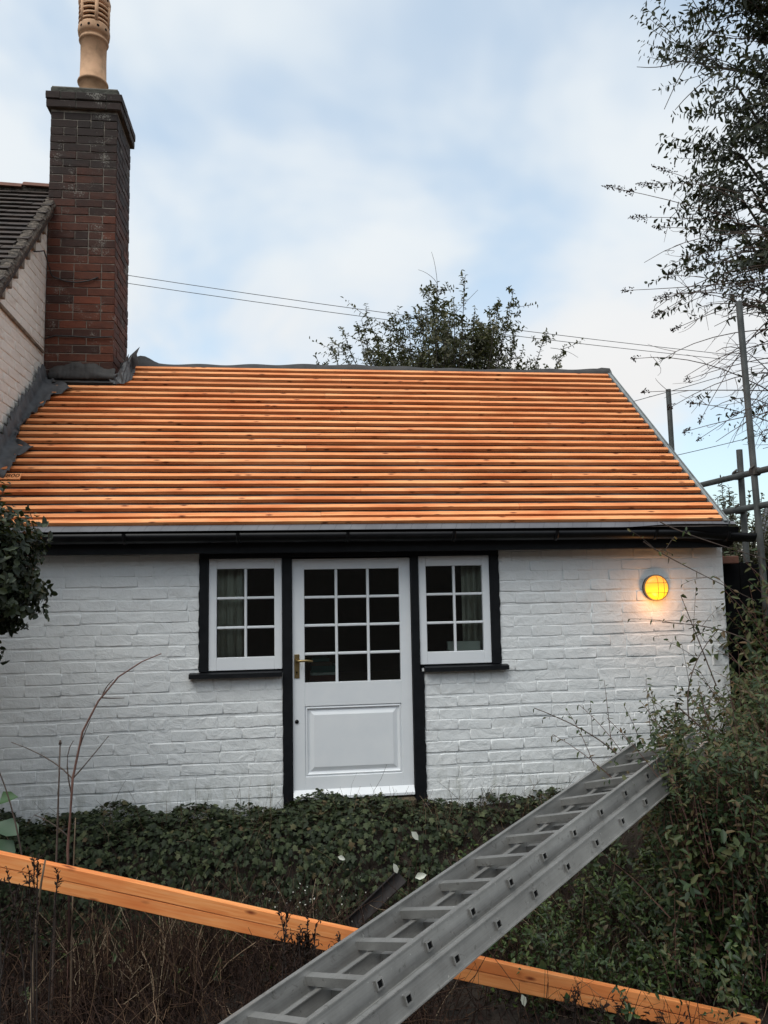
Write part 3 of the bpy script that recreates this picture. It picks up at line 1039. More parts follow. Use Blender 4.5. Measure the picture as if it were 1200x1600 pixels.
# fascia, soffit, gutter with brackets
mb = MB()
mb.box(-2.15, 3.215, -.135, -.105, 1.690, 1.868, .003)
mb.build('fascia', 'black_paint', cot)
mb = MB(); mb.box(-2.15, 3.20, -.1045, .0, 1.702, 1.722); mb.build('soffit', 'black_paint', cot)
mb = MB(); vs = []
GX0, GX1, n = -2.15, 3.365, 40
prof = [(math.pi + math.pi * k / 8) for k in range(9)]
for i in range(n + 1):
    x = GX0 + (GX1 - GX0) * i / n
    zz_ = 1.822 - .008 * (x - GX0) / (GX1 - GX0) - .030 * sstep(2.9, 3.36, x)
    for rad in (.056, .050):
        for a in prof:
            vs.append((x, -.196 + rad * math.cos(a), zz_ + rad * 1.12 * math.sin(a)))
fs = []
for i in range(n):
    for rI in (0, 1):
        for k in range(8):
            fs.append((i * 18 + rI * 9 + k, i * 18 + rI * 9 + k + 1, (i + 1) * 18 + rI * 9 + k + 1, (i + 1) * 18 + rI * 9 + k))
    for k in (0, 8):
        fs.append((i * 18 + k, (i + 1) * 18 + k, (i + 1) * 18 + 9 + k, i * 18 + 9 + k))
fs.append(tuple(n * 18 + k for k in range(9)))
fs.append(tuple(range(9)))
mb.add(vs, fs)
gut = mb.build('gutter', 'black_gutter', cot, True)
for x in (-1.85, -1.1, -.36, .38, 1.12, 1.86, 2.6, 3.15):
    mb = MB(); vs = []; zz_ = 1.822 - .008 * (x - GX0) / (GX1 - GX0) - .030 * float(sstep(2.9, 3.36, x))
    for xo in (-.012, .012):
        for rad in (.0605, .0565):
            for a in prof:
                vs.append((x + xo, -.196 + rad * math.cos(a), zz_ + rad * 1.12 * math.sin(a)))
    fs = []
    for k in range(8):
        fs += [(k, k + 1, 18 + k + 1, 18 + k), (9 + k, 18 + 9 + k, 18 + 9 + k + 1, 9 + k + 1), (k, 9 + k, 9 + k + 1, k + 1), (18 + k, 18 + k + 1, 27 + k + 1, 27 + k)]
    mb.add(vs, fs); mb.build('bracket', 'black_gutter', gut, True)

# black eaves end at the right corner and verge strip
mb = MB()
mb.add([(2.35, -.137, 1.845), (3.22, -.137, 1.845), (3.22, EY - .018, 1.832), (2.75, EY - .018, 1.836), (2.35, -.15, 1.80), (3.22, -.15, 1.700), (3.22, EY + .01, 1.76), (2.75, EY + .02, 1.80)],
       [(0, 1, 2, 3), (4, 7, 6, 5), (0, 3, 7, 4), (1, 5, 6, 2), (3, 2, 6, 7), (0, 4, 5, 1)])
mb.build('eaves_felt', 'tar_black', cot)
mb = MB()
slope_box(mb, 3.124, 3.150, .03, RIDGE_S + .01, .0, .018, 30, .001, .002)
slope_box(mb, 3.1505, 3.160, .01, RIDGE_S + .01, -.06, .026, 30, .001, .002)
mb.build('verge_strip', 'galvanised', cot)

# underlay folded over the ridge
mb = MB(); n = 110; vs = []
for i in range(n + 1):
    x = -1.56 + (3.17 + 1.56) * i / n
    w1 = .014 * math.sin(x * 4.1) + .010 * math.sin(x * 11.3 + 1)
    hb = .012 + .010 * math.sin(x * 2.3 + .5) + .006 * math.sin(x * 13)
    if x < -1.2: hb += .065 * math.sin(math.pi * (x + 1.56) / .36) ** 2
    if x > 3.05: hb += .012
    vs += [rp(x, RIDGE_S - .062 + w1 * .5, .004), rp(x, RIDGE_S - .03 + w1 * .3, .012 + hb * .4), (x, ry, rz + .016 + hb), (x, ry + .06, rz - .03 + hb * .3), (x, ry + .10, rz - .075)]
fs = [(i * 5 + k, i * 5 + 5 + k, i * 5 + 6 + k, i * 5 + 1 + k) for i in range(n) for k in range(4)]
mb.add(vs, fs)
mb.build('ridge_underlay', 'lead_dark', cot, True)

# torn underlay turned up against the neighbouring gable and the chimney
GABX = -2.146
mb = MB(); n = 64; vs = []
for i in range(n + 1):
    s = .62 + (2.20 - .62) * i / n
    q = i / n
    tooth = .055 * (1 - abs(((i % 4) / 2.0) - 1)) + random.uniform(-.008, .008)
    upw = .085 + .09 * math.sin(q * 3.0) * (1 - .4 * q) + tooth + (.05 if i > 54 else 0)
    dn = .055 + .05 * math.sin(q * 9 + .6) + (.13 * math.exp(-((q - .26) / .045) ** 2)) + (.15 * math.exp(-((q - .90) / .06) ** 2)) + random.uniform(-.008, .008)
    wv_ = .012 * math.sin(i * 1.1)
    vs += [(GABX + .018 + abs(wv_) * .5 + .015 * random.random(), *rp(0, s, upw)[1:]),
           (GABX + .022 + abs(wv_), *rp(0, s, .07)[1:]),
           rp(GABX + .045 + wv_, s, .045 + wv_ * .6),
           rp(GABX + .045 + dn * .55, s - .02, .034 + .02 * math.sin(i * .9)),
           rp(GABX + .045 + dn, s - .04 + random.uniform(-.01, .01), .030 + .035 * abs(math.sin(i * .7)))]
fs = [(i * 5 + k, i * 5 + 5 + k, i * 5 + 6 + k, i * 5 + 1 + k) for i in range(n) for k in range(4)]
mb.add(vs, fs)
fo = mb.build('underlay_upstand', 'lead', cot, True)
so = fo.modifiers.new('thick', 'SOLIDIFY'); so.thickness = .003
# apron in front of the chimney: lower flat sheet and rolled upper fold
mb = MB(); slope_box(mb, -2.06, -1.545, 2.135, 2.30, .002, .034, 12, .002, .003); mb.build('apron_sheet', 'lead_dark', cot)
mb = MB(); n = 40; vs = []
for i in range(n + 1):
    q = i / n; x = -2.10 + (.56) * q
    hump = .035 + .065 * math.sin(math.pi * min(1, q * 1.05)) + .01 * math.sin(q * 21)
    w_ = lambda: random.uniform(-.006, .006)
    vs += [(x, 1.392, 3.335 + hump + .03 + w_()), (x, 1.384 - .010 * math.sin(q * 13) + w_(), 3.335 + hump * .8), (x, 1.365 - .012 * math.sin(q * 9 + 1) + w_(), 3.345 + hump * .25), (x, 1.350 + w_(), 3.318 + w_()), (x, 1.362, 3.300)]
fs = [(i * 5 + k, i * 5 + 5 + k, i * 5 + 6 + k, i * 5 + 1 + k) for i in range(n) for k in range(4)]
mb.add(vs, fs); fo = mb.build('apron_fold', 'lead_dark', cot, True)
so = fo.modifiers.new('thick', 'SOLIDIFY'); so.thickness = .004
# crumpled corner with torn points
mb = MB(); n = 22; vs = []
for i in range(n + 1):
    q = i / n
    x = -1.60 + .16 * min(1, q * 2) ; y = 1.372 + .34 * max(0, q - .35)
    tp = .08 + .11 * math.exp(-((q - .48) / .20) ** 2) + (.075 if i % 3 == 1 and q > .3 else 0) + random.uniform(-.012, .012)
    zb_ = EZ + (y - EY) * math.tan(PIT)
    for k in range(5):
        kk = k / 4
        vs.append((x + .035 * (1 - kk) + random.uniform(-.012, .012) + (.03 if k == 4 and i % 3 == 1 else 0), y - .03 * (1 - kk) + random.uniform(-.01, .01), zb_ + .012 + tp * kk))
fs = [(i * 5 + k, i * 5 + 5 + k, i * 5 + 6 + k, i * 5 + 1 + k) for i in range(n) for k in range(4)]
mb.add(vs, fs); fo = mb.build('apron_corner', 'lead', cot)
so = fo.modifiers.new('thick', 'SOLIDIFY'); so.thickness = .003
mb = MB()
cq = [(-1.50, 1.50, 3.46), (-1.43, 1.47, 3.56), (-1.345, 1.45, 3.635), (-1.372, 1.46, 3.57), (-1.36, 1.47, 3.50), (-1.40, 1.50, 3.44)]
mb.add(cq, [(0, 1, 5), (1, 3, 4, 5), (1, 2, 3)])
fo = mb.build('torn_point', 'lead', cot); so = fo.modifiers.new('thick', 'SOLIDIFY'); so.thickness = .004

# offcut lying at the left with its printed length
cut = MB(); slope_box(cut, -2.075, -1.905, .575, .650, .026, .034)
oc = cut.build('batten_offcut', 'batten_wood', None)
tag(oc, 'short pale batten offcut stamped 4800 at the left roof edge', 'offcut')
fc = bpy.data.curves.new('print', 'FONT'); fc.body = '4800'; fc.size = .062; fc.extrude = .0003; fc.align_x = 'CENTER'; fc.align_y = 'CENTER'
fob = bpy.data.objects.new('print', fc); col.objects.link(fob)
bpy.context.view_layer.update()
tme = bpy.data.meshes.new_from_object(fob.evaluated_get(bpy.context.evaluated_depsgraph_get()))
bpy.data.objects.remove(fob)
tme.materials.clear(); tme.materials.append(M['tar_black'])
inst('printed_number', tme, oc, Matrix.Translation(rp(-1.975, .614, .0352)) @ Matrix.Rotation(PIT, 4, 'X'))

# ------------------------------------------------------------------ older house with chimney
hou = thing('house', (-2.2, 1.0, -.1), 'taller old house at left with dark tiled roof, cream gable and brick chimney', 'house')
VZ = lambda y: 4.905 + 1.046 * (y - 1.39)
HRY, HRZ = 1.62, VZ(1.62)
HEY = -1.35
mb = MB()
pts = [(HEY, -.4), (HEY, VZ(HEY)), (HRY, HRZ), (2 * HRY - HEY, VZ(HEY)), (2 * HRY - HEY, -.4)]
vs = [(GABX - .006, y, z - (.05 if z > 0 else 0)) for y, z in pts] + [(GABX - .22, y, z - (.05 if z > 0 else 0)) for y, z in pts]
mb.add(vs, [(0, 1, 2, 3, 4), (9, 8, 7, 6, 5)] + [(i, (i + 1) % 5, 5 + (i + 1) % 5, 5 + i) for i in range(5)])
gab = mb.build('gable_wall', 'cream_brick', hou)
zc = 2.36; ci = 0
while zc < 5.0:
    lo = .12; hi = 1.398
    y = lo + (.118 if ci % 2 else 0)
    while y < hi - .04:
        e = min(y + random.uniform(.224, .246), hi)
        if hi - e < .05: e = hi
        ylim = 1.39 + (zc + .045 + .05 - 4.905) / 1.046 + .03
        if zc > EZ + (e - EY) * math.tan(PIT) - .15:
            ys_ = max(y, ylim)
            if e - ys_ > .045:
                me, mw = put_brick(CV, ys_ + .0045, e - .0045, zc, 1.0, gab, GABX - .006, 'X', random.uniform(-.002, .002))
                inst('brick', me, gab, mw)
        y = e
    zc += .079; ci += 1
# brick-end dentils below the verge
for k in range(9):
    y = 1.27 - k * .128
    mb = MB(); z = VZ(y) - .16
    mb.box(GABX - .01, GABX + .028, y - .045, y + .012, z - .045, z + .035, .004)
    mb.build('dentil', 'mortar', gab)
# sloping mortar fillet of an older roof line
mb = MB(); mb.tube([(GABX + .008, .20, 3.585), (GABX + .010, .6, 3.568), (GABX + .010, 1.0, 3.55), (GABX + .008, 1.345, 3.536)], .016, .013, 6); mb.build('mortar_fillet', 'mortar', gab)

# tiled roof slope: courses of plain tiles
mb = MB()
HP = math.atan(1.046); hs, hc = math.sin(HP), math.cos(HP)
Lh = (HRY - HEY) / hc
X1, X0 = GABX + .055, -5.2


def hp(x, s, h=0): return (x, HEY + s * hc - h * hs, VZ(HEY) + s * hs + h * hc)


def hbox(mb, x0, x1, s0, s1, h0, h1, lift=0.0):
    vs = [hp(x0, s0, h0 + lift), hp(x1, s0, h0 + lift), hp(x1, s1, h0), hp(x0, s1, h0), hp(x0, s0, h1 + lift), hp(x1, s0, h1 + lift), hp(x1, s1, h1), hp(x0, s1, h1)]
    mb.add(vs, [(0, 1, 2, 3), (4, 7, 6, 5), (0, 4, 5, 1), (2, 6, 7, 3), (0, 3, 7, 4), (1, 5, 6, 2)])


hbox(mb, X0, X1 - .01, -.05, Lh - .01, -.07, -.004)
mb.add([(X0, HRY + .01, HRZ), (X1 - .01, HRY + .01, HRZ), (X1 - .01, 2 * HRY - HEY, VZ(HEY)), (X0, 2 * HRY - HEY, VZ(HEY)), (X0, HRY + .01, HRZ - .07), (X1 - .01, HRY + .01, HRZ - .07), (X1 - .01, 2 * HRY - HEY, VZ(HEY) - .07), (X0, 2 * HRY - HEY, VZ(HEY) - .07)],
       [(0, 1, 2, 3), (4, 7, 6, 5), (0, 4, 5, 1), (2, 6, 7, 3), (0, 3, 7, 4), (1, 5, 6, 2)])
hroof = mb.build('roof', 'roof_tile', hou)
mb = MB(); s = 1.7; ci = 0
while s < Lh - .06:
    x = X1 - (.083 if ci % 2 else 0)
    while x > -3.9:
        hbox(mb, x - .163, x - .001, s + random.uniform(-.004, .004), s + .13, .002, .015, .024 + random.uniform(0, .006))
        x -= .165
    s += .098; ci += 1
tl = mb.build('tiles', 'roof_tile', hroof); tl['kind'] = 'stuff'
mb = MB(); n = 130; vs = []
for i in range(n + 1):
    s = 1.6 + (Lh - 1.62) * i / n
    r1 = lambda a: random.uniform(-a, a)
    vs += [hp(X1 - .075 + r1(.012), s, .034 + r1(.006)), hp(X1 - .012 + r1(.005), s, .028 + r1(.008)), hp(X1 + .008 + r1(.005), s, .0 + r1(.008)), hp(X1 + .003 + r1(.004), s, -.028 + r1(.006)), hp(X1 - .05, s, -.065)]
mb.add(vs, [(i * 5 + k, i * 5 + 5 + k, i * 5 + 6 + k, i * 5 + 1 + k) for i in range(n) for k in range(4)])
mb.build('verge_mortar', 'verge_mortar', hroof)
mb = MB(); mb.box(X0, X1 - .012, HRY - .075, HRY + .075, HRZ - .12, HRZ + .022, .02); mb.build('ridge_bedding', 'verge_mortar', hroof)
x = X1
while x > -4.0:
    mb = MB(); vs = []
    dz = random.uniform(-.006, .006)
    for xx_ in (x - .002, x - .325):
        for rad in (.105, .09):
            for k in range(7):
                a = R(20) + R(140) * k / 6
                vs.append((xx_, HRY + rad * math.cos(a) * 1.1, HRZ - .045 + dz + rad * math.sin(a) + (.012 if xx_ < x - .1 else 0)))
    fs = []
    for k in range(6):
        fs += [(k, k + 1, 14 + k + 1, 14 + k), (7 + k, 21 + k, 21 + k + 1, 7 + k + 1), (k, 7 + k, 7 + k + 1, k + 1), (14 + k, 14 + k + 1, 21 + k + 1, 21 + k)]
    fs += [(0, 14, 21, 7), (6, 13, 27, 20)]
    mb.add(vs, fs); mb.build('ridge_tile', 'ridge_tile', hroof)
    x -= .33

# chimney shaft
CX0, CX1, CY0, CY1 = -2.150, -1.560, 1.400, 1.965
mb = MB(); mb.box(CX0 + .005, CX1 - .0055, CY0 + .0055, CY1, 3.0, 6.05)
chi = mb.build('chimney', 'mortar', hou)
zc = 3.135; ci = 0
def shaft_course(zc, ci, pr, h):
    m1 = (CX1 - CX0 + 2 * pr) / 2.5
    seq = [.5, 1, 1] if ci % 2 else [1, 1, .5]
    if random.random() < .15: seq = [.5, .5, 1, .5] if ci % 2 else [1, .5, .5, .5]
    x = CX0 - pr
    for w in seq:
        me, mw = put_brick(RV, x + .0027, x + w * m1 - .0027, zc, h, chi, CY0 + .0055 - pr, 'Y', random.uniform(-.003, .003))
        inst('brick', me, chi, mw); x += w * m1
    m2 = (CY1 - CY0 + 2 * pr) / 2.5
    y = CY0 - pr
    for w in ([1, 1, .5] if ci % 2 else [.5, 1, 1]):
        me, mw = put_brick(RV, y + .0027, y + w * m2 - .0027, zc, h, chi, CX1 - .0055 + pr, 'X', random.uniform(-.003, .003))
        inst('brick', me, chi, mw); y += w * m2
while zc < 5.80:
    shaft_course(zc, ci, 0, 1.095); zc += .0752; ci += 1
# oversailing cap of two courses on solid cores, then the flaunching
for k, pr in enumerate((.034, .040)):
    zz_ = 5.862 + .078 * k
    mb = MB(); mb.box(CX0 - pr + .006, CX1 + pr - .006, CY0 - pr + .006, CY1 + pr, zz_ - .036, zz_ + .0375, .002); mb.build('cap_core', 'flaunching', chi)
    shaft_course(zz_, k, pr, 1.08)
mb = MB(); mb.box(CX0 - .005, CX1 + .005, CY0 - .005, CY1 + .005, 5.979, 6.045, .012)
mb.add([(CX0 + .03, CY0 + .03, 6.044), (CX1 - .03, CY0 + .03, 6.044), (CX1 - .03, CY1 - .03, 6.044), (CX0 + .03, CY1 - .03, 6.044), (-1.98, 1.54, 6.12), (-1.73, 1.54, 6.12), (-1.73, 1.79, 6.12), (-1.98, 1.79, 6.12)],
       [(0, 1, 5, 4), (1, 2, 6, 5), (2, 3, 7, 6), (3, 0, 4, 7), (4, 5, 6, 7)])
mb.build('flaunching', 'flaunching', chi)
# louvred terracotta pot
PC = (-1.853, 1.665, 0)
mb = MB()
mb.lathe([(.121, 6.06), (.121, 6.245), (.137, 6.25), (.141, 6.262), (.137, 6.274), (.121, 6.28), (.117, 6.5), (.119, 6.665), (.131, 6.67), (.136, 6.683), (.131, 6.697), (.121, 6.70), (.123, 6.725), (.141, 6.735), (.146, 6.77), (.144, 6.815), (.138, 6.83), (.110, 6.835), (.085, 6.832), (.085, 6.10)], PC, 32)
pot = mb.build('chimney_pot', 'terracotta', hou, True)
mb = MB(); mb.lathe([(.0, 6.833), (.096, 6.833), (.096, 7.03), (0, 7.03)], PC, 20); mb.build('pot_core', 'tar_black', pot)
for k in range(4):
    z = 6.842 + .050 * k
    mb = MB(); mb.lathe([(.100, z + .020), (.139, z), (.143, z + .012), (.139, z + .026), (.100, z + .034), (.100, z + .020)], PC, 32); mb.build('louvre', 'terracotta', pot, True)
for k in range(6):
    a = R(-68 + 60 * k)
    mb = MB(); cx_, cy_ = PC[0] + .133 * math.cos(a), PC[1] + .133 * math.sin(a)
    mb.tube([(cx_, cy_, 6.825), (cx_, cy_, 7.04)], .018, .018, 8); mb.build('louvre_post', 'terracotta', pot, True)
mb = MB(); mb.lathe([(.095, 7.026), (.136, 7.032), (.147, 7.06), (.147, 7.10), (.138, 7.135), (.10, 7.165), (.04, 7.185), (.0, 7.19)], PC, 32); mb.build('pot_top', 'terracotta', pot, True)
for zz_, rr, nn, dz in ((6.775, .1445, 11, .1), (7.085, .146, 12, .2)):
    for k in range(nn):
        a = 2 * math.pi * (k + dz) / nn
        mb = MB(); mb.tube([(PC[0] + (rr - .006) * math.cos(a), PC[1] + (rr - .006) * math.sin(a), zz_), (PC[0] + (rr + .0015) * math.cos(a), PC[1] + (rr + .0015) * math.sin(a), zz_)], .0135, .0135, 9)
        mb.build('vent_hole', 'tar_black', pot)
# cable looped from the gable to the chimney
mb = MB()
mb.tube([(GABX + .035, .95, 4.27), (GABX + .03, 1.10, 4.34), (GABX + .03, 1.22, 4.40), (GABX + .04, 1.30, 4.33), (GABX + .05, 1.375, 4.245), (-2.08, 1.385, 4.235), (-1.98, 1.386, 4.20), (-1.88, 1.386, 4.19), (-1.78, 1.386, 4.21), (-1.70, 1.389, 4.245)], .006, .006, 6)
tag(mb.build('cable', 'wire_black', None, True), 'thin black cable looping from the cream gable across the chimney bricks', 'cable')
mb = MB()
mb.tube([(-2.14, 1.372, 3.665), (-2.05, 1.385, 3.70), (-1.9, 1.386, 3.698), (-1.75, 1.386, 3.688), (-1.57, 1.386, 3.70)], .007, .007, 6)
tag(mb.build('cable', 'wire_black', None, True), 'dark cable round the foot of the brick chimney above the torn underlay', 'cable')

# ------------------------------------------------------------------ bulkhead wall lamp, lit
LX, LZ = 2.680, 1.402
lamp = thing('wall_light', (LX, 0, LZ), 'round lit amber bulkhead lamp on the white wall under the eaves', 'wall light')
def ring_y(prof, n=36):
    mb = MB(); vs = []; fs = []
    for (r, y) in prof:
        for k in range(n):
            a = 2 * math.pi * k / n
            vs.append((LX + r * math.cos(a), y, LZ + r * math.sin(a)))
    for i in range(len(prof) - 1):
        for k in range(n):
            k2 = (k + 1) % n
            fs.append((i * n + k, i * n + k2, (i + 1) * n + k2, (i + 1) * n + k))
    mb.add(vs, fs); return mb
ring_y([(.0, .0), (.096, .0), (.096, -.012), (.094, -.020), (.0, -.020)]).build('backplate', 'lamp_body', lamp, True)
ring_y([(.090, -.021), (.0975, -.021), (.0975, -.032), (.094, -.038), (.089, -.035), (.089, -.021)]).build('rim', 'lamp_rim', lamp, True)
ring_y([(.0885, -.022), (.0885, -.036), (.082, -.046), (.062, -.056), (.035, -.062), (.0, -.064)]).build('lens', 'lamp_lens', lamp, True)
LPROF = ([0, .035, .062, .080, .0885], [-.068, -.066, -.060, -.050, -.038])
for ax, off in (('z', -.002), ('z', .046), ('x', -.038), ('x', .036)):
    h_ = math.sqrt(.088 ** 2 - off ** 2); pts_ = []
    for q in np.linspace(-1, 1, 13):
        yy = float(np.interp(math.hypot(off, q * h_), *LPROF))
        pts_.append((LX + off, yy, LZ + q * h_) if ax == 'z' else (LX + q * h_, yy - .002, LZ + off))
    mb = MB(); mb.tube(pts_, .0016, .0016, 5); mb.build('guard_wire', 'lamp_body', lamp)
pl = bpy.data.lights.new('bulb', 'POINT'); pl.energy = 1.1; pl.color = (1, .42, .12); pl.shadow_soft_size = .035
po = bpy.data.objects.new('bulb', pl); place(po, lamp, Matrix.Translation((LX - .015, -.15, LZ - .10)))

# ------------------------------------------------------------------ things inside, behind the glass
def curtain(x0, x1, label):
    mb = MB(); vs = []; n = 40
    for i in range(n + 1):
        q = i / n; x = x0 + (x1 - x0) * q
        y = .13 + .022 * math.sin(q * 21) + .01 * math.sin(q * 47 + 1)
        vs += [(x, y, .80), (x, y + .004 * math.sin(q * 9), 1.25), (x, y, 1.66), ]
    mb.add(vs, [(i * 3 + k, i * 3 + 3 + k, i * 3 + 4 + k, i * 3 + 1 + k) for i in range(n) for k in range(2)])
    o = mb.build('curtain', 'curtain', None, True)
    so = o.modifiers.new('thick', 'SOLIDIFY'); so.thickness = .002
    tag(o, label, 'curtain', 'curtains behind the small windows')
curtain(-.57, -.325, 'pale hanging curtain behind the window left of the door')
curtain(1.245, 1.42, 'narrow pale curtain behind the window right of the door')
tb = thing('table', (.4, .75, -.02), 'dark table inside behind the door glass', 'table')
mb = MB(); mb.box(-.3, 1.1, .45, 1.1, .70, .74, .004); mb.build('tabletop', 'dark_wood', tb)
for (x, y) in ((-.25, .5), (1.05, .5), (-.25, 1.05), (1.05, 1.05)):
    mb = MB(); mb.box(x - .03, x + .03, y - .03, y + .03, -.02, .70); mb.build('leg', 'dark_wood', tb)
z = .7405
for i, (m_, h_, w_) in enumerate((('red_cover', .045, .22), ('paper', .02, .20), ('teal_cover', .05, .20), ('dark_wood', .03, .17), ('teal_cover', .025, .15))):
    mb = MB(); mb.box(.13 + .004 * i, .13 + w_, .47, .66, z, z + h_, .003)
    o = mb.build('book', m_, None); z += h_ + .0005
    tag(o, ['red book at the bottom of the stack behind the door glass', 'pale book second from the bottom of the stack behind the door', 'thick teal book in the middle of the stack behind the door', 'dark brown book near the top of the stack behind the door', 'thin teal book on top of the stack behind the door glass'][i], 'book', 'books stacked behind the door')
mb = MB(); mb.box(1.12, 1.36, .07, .115, .965, 1.04, .003)
tag(mb.build('letter_box_file', 'paper', None), 'pale paper box standing inside the right window', 'box')

# ------------------------------------------------------------------ scaffolding
sc = thing('scaffolding', (3.6, .5, -.1), 'grey steel scaffold poles standing beyond the right gable end', 'scaffolding')
def pole(a, b, r=.0242):
    mb = MB(); mb.tube([a, b], r, r, 14); return mb.build('pole', 'scaffold_steel', sc, False)
pole((3.575, -.02, -.1), (3.492, -.02, 3.62))
pole((3.605, .285, -.1), (3.605, .285, 2.50))
pole((3.60, 1.345, -.1), (3.585, 1.345, 3.28))
pole((3.548, -1.2, 2.262), (3.548, 2.6, 2.300))
pole((3.548, -1.2, 2.004), (3.548, 2.6, 2.020))
pole((3.42, .765, 2.235), (3.485, .765, 2.235))
for (x, y, z) in ((3.575, .285, 2.287), (3.575, .285, 2.010), (3.53, -.02, 2.272), (3.575, 1.345, 2.29)):
    mb = MB(); mb.box(x - .034, x + .034, y - .034, y + .034, z - .032, z + .032, .010); mb.tube([(x - .05, y - .02, z + .02), (x - .02, y - .03, z + .045)], .009, .009, 6); mb.build('coupler', 'coupler_steel', sc)

# black board lean-to behind the right corner
ln = thing('board_fence', (3.55, .3, -.1), 'black tarred boards in shadow beside the right corner of the white wall', 'fence')
x = 3.25
for k in range(6):
    mb = MB(); mb.box(x, x + .118, .20 + random.uniform(0, .006), .225, -.3, 1.58 + random.uniform(-.01, .01), .003); mb.build('board', 'tar_black', ln); x += .121
mb = MB(); mb.box(3.265, 3.43, .10, .20, 1.575, 1.635, .006)
tag(mb.build('loose_brick', 'ridge_tile', None), 'pinkish brick lying on the black boards at the wall corner', 'brick')

# ------------------------------------------------------------------ overhead wires
def wire(p0, p1, sag, r, label, group):
    mb = MB(); p0 = np.array(p0); p1 = np.array(p1)
    pts = [(p0 + (p1 - p0) * q - np.array([0, 0, sag * 4 * q * (1 - q)])).tolist() for q in np.linspace(0, 1, 25)]
    mb.tube(pts, r, r, 5)
    tag(mb.build('overhead_wire', 'wire_black', None), label, 'wire', group)
wire((-9.0, 9, 8.30), (24, 9, 5.3), .55, .0062, 'upper of the two long overhead wires crossing above the ridge', 'overhead wires')
wire((-9.0, 9, 8.12), (24, 9, 5.25), .55, .0062, 'lower of the two long overhead wires crossing above the ridge', 'overhead wires')
wire((5, 20, 6.2), (30, 20, 14), .6, .012, 'faint overhead wire rising to the right behind the scaffold, upper one', 'overhead wires')
wire((5, 20, 4.4), (30, 20, 10.6), .6, .012, 'faint overhead wire rising to the right behind the scaffold, lower one', 'overhead wires')

# ------------------------------------------------------------------ distant tree and roof on the right
def leafy_tree(name, base, height, rad, nshoot, nleaf, lsize, material, label, cat, z_lo, group=None):
    o = thing(name, (base[0], base[1], base[2]), label, cat, group)
    mbt = MB(); lv = Leaves()
    mbt.tube([base, (base[0] + .1, base[1], base[2] + height * .3), (base[0] + .05, base[1] + .1, base[2] + height * .6)], height * .03, height * .012, 8)
    for i in range(nshoot):
        a = rng.uniform(0, 6.28); q = math.sqrt(rng.uniform(0, 1))
        tip = np.array([base[0] + rad * q * math.cos(a), base[1] + rad * q * math.sin(a) * .7, base[2] + height * (z_lo + (1 - z_lo) * rng.uniform(.15, 1) * math.sqrt(max(.05, 1 - .8 * q * q)))])
        p0 = np.array([base[0] + .4 * (tip[0] - base[0]), base[1] + .4 * (tip[1] - base[1]), base[2] + height * rng.uniform(.3, .5)])
        pts = lv.shoot(p0, tip, (0, 0, -.1), nleaf, lsize, .5, .3, .9, (0, 1), .5)
        mbt.tube(pts, height * .005, height * .0015, 4, False)
    mbt.build('trunk', 'bark', o); lv.build('crown', material, o)
    return o
leafy_tree('tree', (8.7, 9.0, -.3), 4.0, 1.5, 150, 70, .10, 'leaf_far', 'rounded olive green tree far off behind the scaffold', 'tree', .35)
leafy_tree('tree', (10.6, 9.5, -.3), 2.6, 1.8, 90, 60, .10, 'leaf_far', 'low brownish tree far off at the right edge beside the grey roof', 'tree', .3)
fh = thing('distant_house', (15.8, 15, -.3), 'small grey roofed house far off at the right edge', 'house')
mb = MB(); mb.box(13.9, 18, 14.1, 15.9, -.3, 2.95); mb.build('wall', 'far_render', fh)
mb = MB(); mb.add([(13.7, 13.9, 2.9), (18.3, 13.9, 2.9), (18.3, 15, 3.9), (13.7, 15, 3.9), (13.7, 16.1, 2.9), (18.3, 16.1, 2.9)], [(0, 1, 2, 3), (3, 2, 5, 4), (0, 3, 4), (1, 5, 2), (0, 4, 5, 1)]); mb.build('roof', 'far_slate', fh)

# ------------------------------------------------------------------ tree behind the ridge
tr = thing('tree', (2.3, 6.0, -.3), 'bushy green tree rising behind the battened ridge', 'tree')
mbt = MB(); lv = Leaves()
mbt.tube([(2.3, 6, -.3), (2.32, 6, 1.2), (2.25, 6.05, 2.6), (2.3, 6, 3.6)], .13, .07, 8)
env_x = [-.2, .35, .72, 1.1, 1.55, 1.9, 2.27, 2.6, 3.1, 3.5, 3.9, 4.24, 4.7]
env_z = [4.5, 4.95, 5.4, 5.72, 6.02, 5.95, 6.32, 6.0, 6.02, 5.8, 5.75, 5.1, 4.6]
for i in range(150):
    if i < 30:
        tx = .40 + 3.75 * i / 29 + rng.normal(0, .05); f_ = rng.uniform(.90, 1.0)
    else:
        tx = 2.3 + np.clip(rng.normal(0, 1.0), -1.9, 1.9); f_ = rng.uniform(.72, .95)
    tz = np.interp(tx, env_x, env_z) * f_
    ty = 6 + rng.normal(0, .5)
    p0 = np.array([2.3 + .2 * (tx - 2.3) + rng.normal(0, .12), 6 + .3 * (ty - 6), rng.uniform(2.9, 4.0)])
    tip = np.array([tx, ty, tz])
    sg_ = np.array([.22 * (tx - 2.3) + rng.normal(0, .12), 0, rng.normal(-.05, .08)])
    pts = lv.shoot(p0, tip, sg_, 26, .075, .5, .72, .8, (0, 1), .3)
    mbt.tube(pts, .014, .004, 4, False)
    for k in range(13):
        q = rng.uniform(.4, .98); w0 = int(q * 5); b_ = np.array(pts[w0]) * (1 - (q * 5 - w0)) + np.array(pts[min(5, w0 + 1)]) * (q * 5 - w0)
        t2 = b_ + np.array([rng.normal(0, .20), rng.normal(0, .18), rng.uniform(-.02, .24)])
        p2 = lv.shoot(b_, t2, (0, 0, -.03), 13, .068, .5, .25, .8, (0, 1), .35)
        mbt.tube(p2[::2], .005, .0025, 3, False)
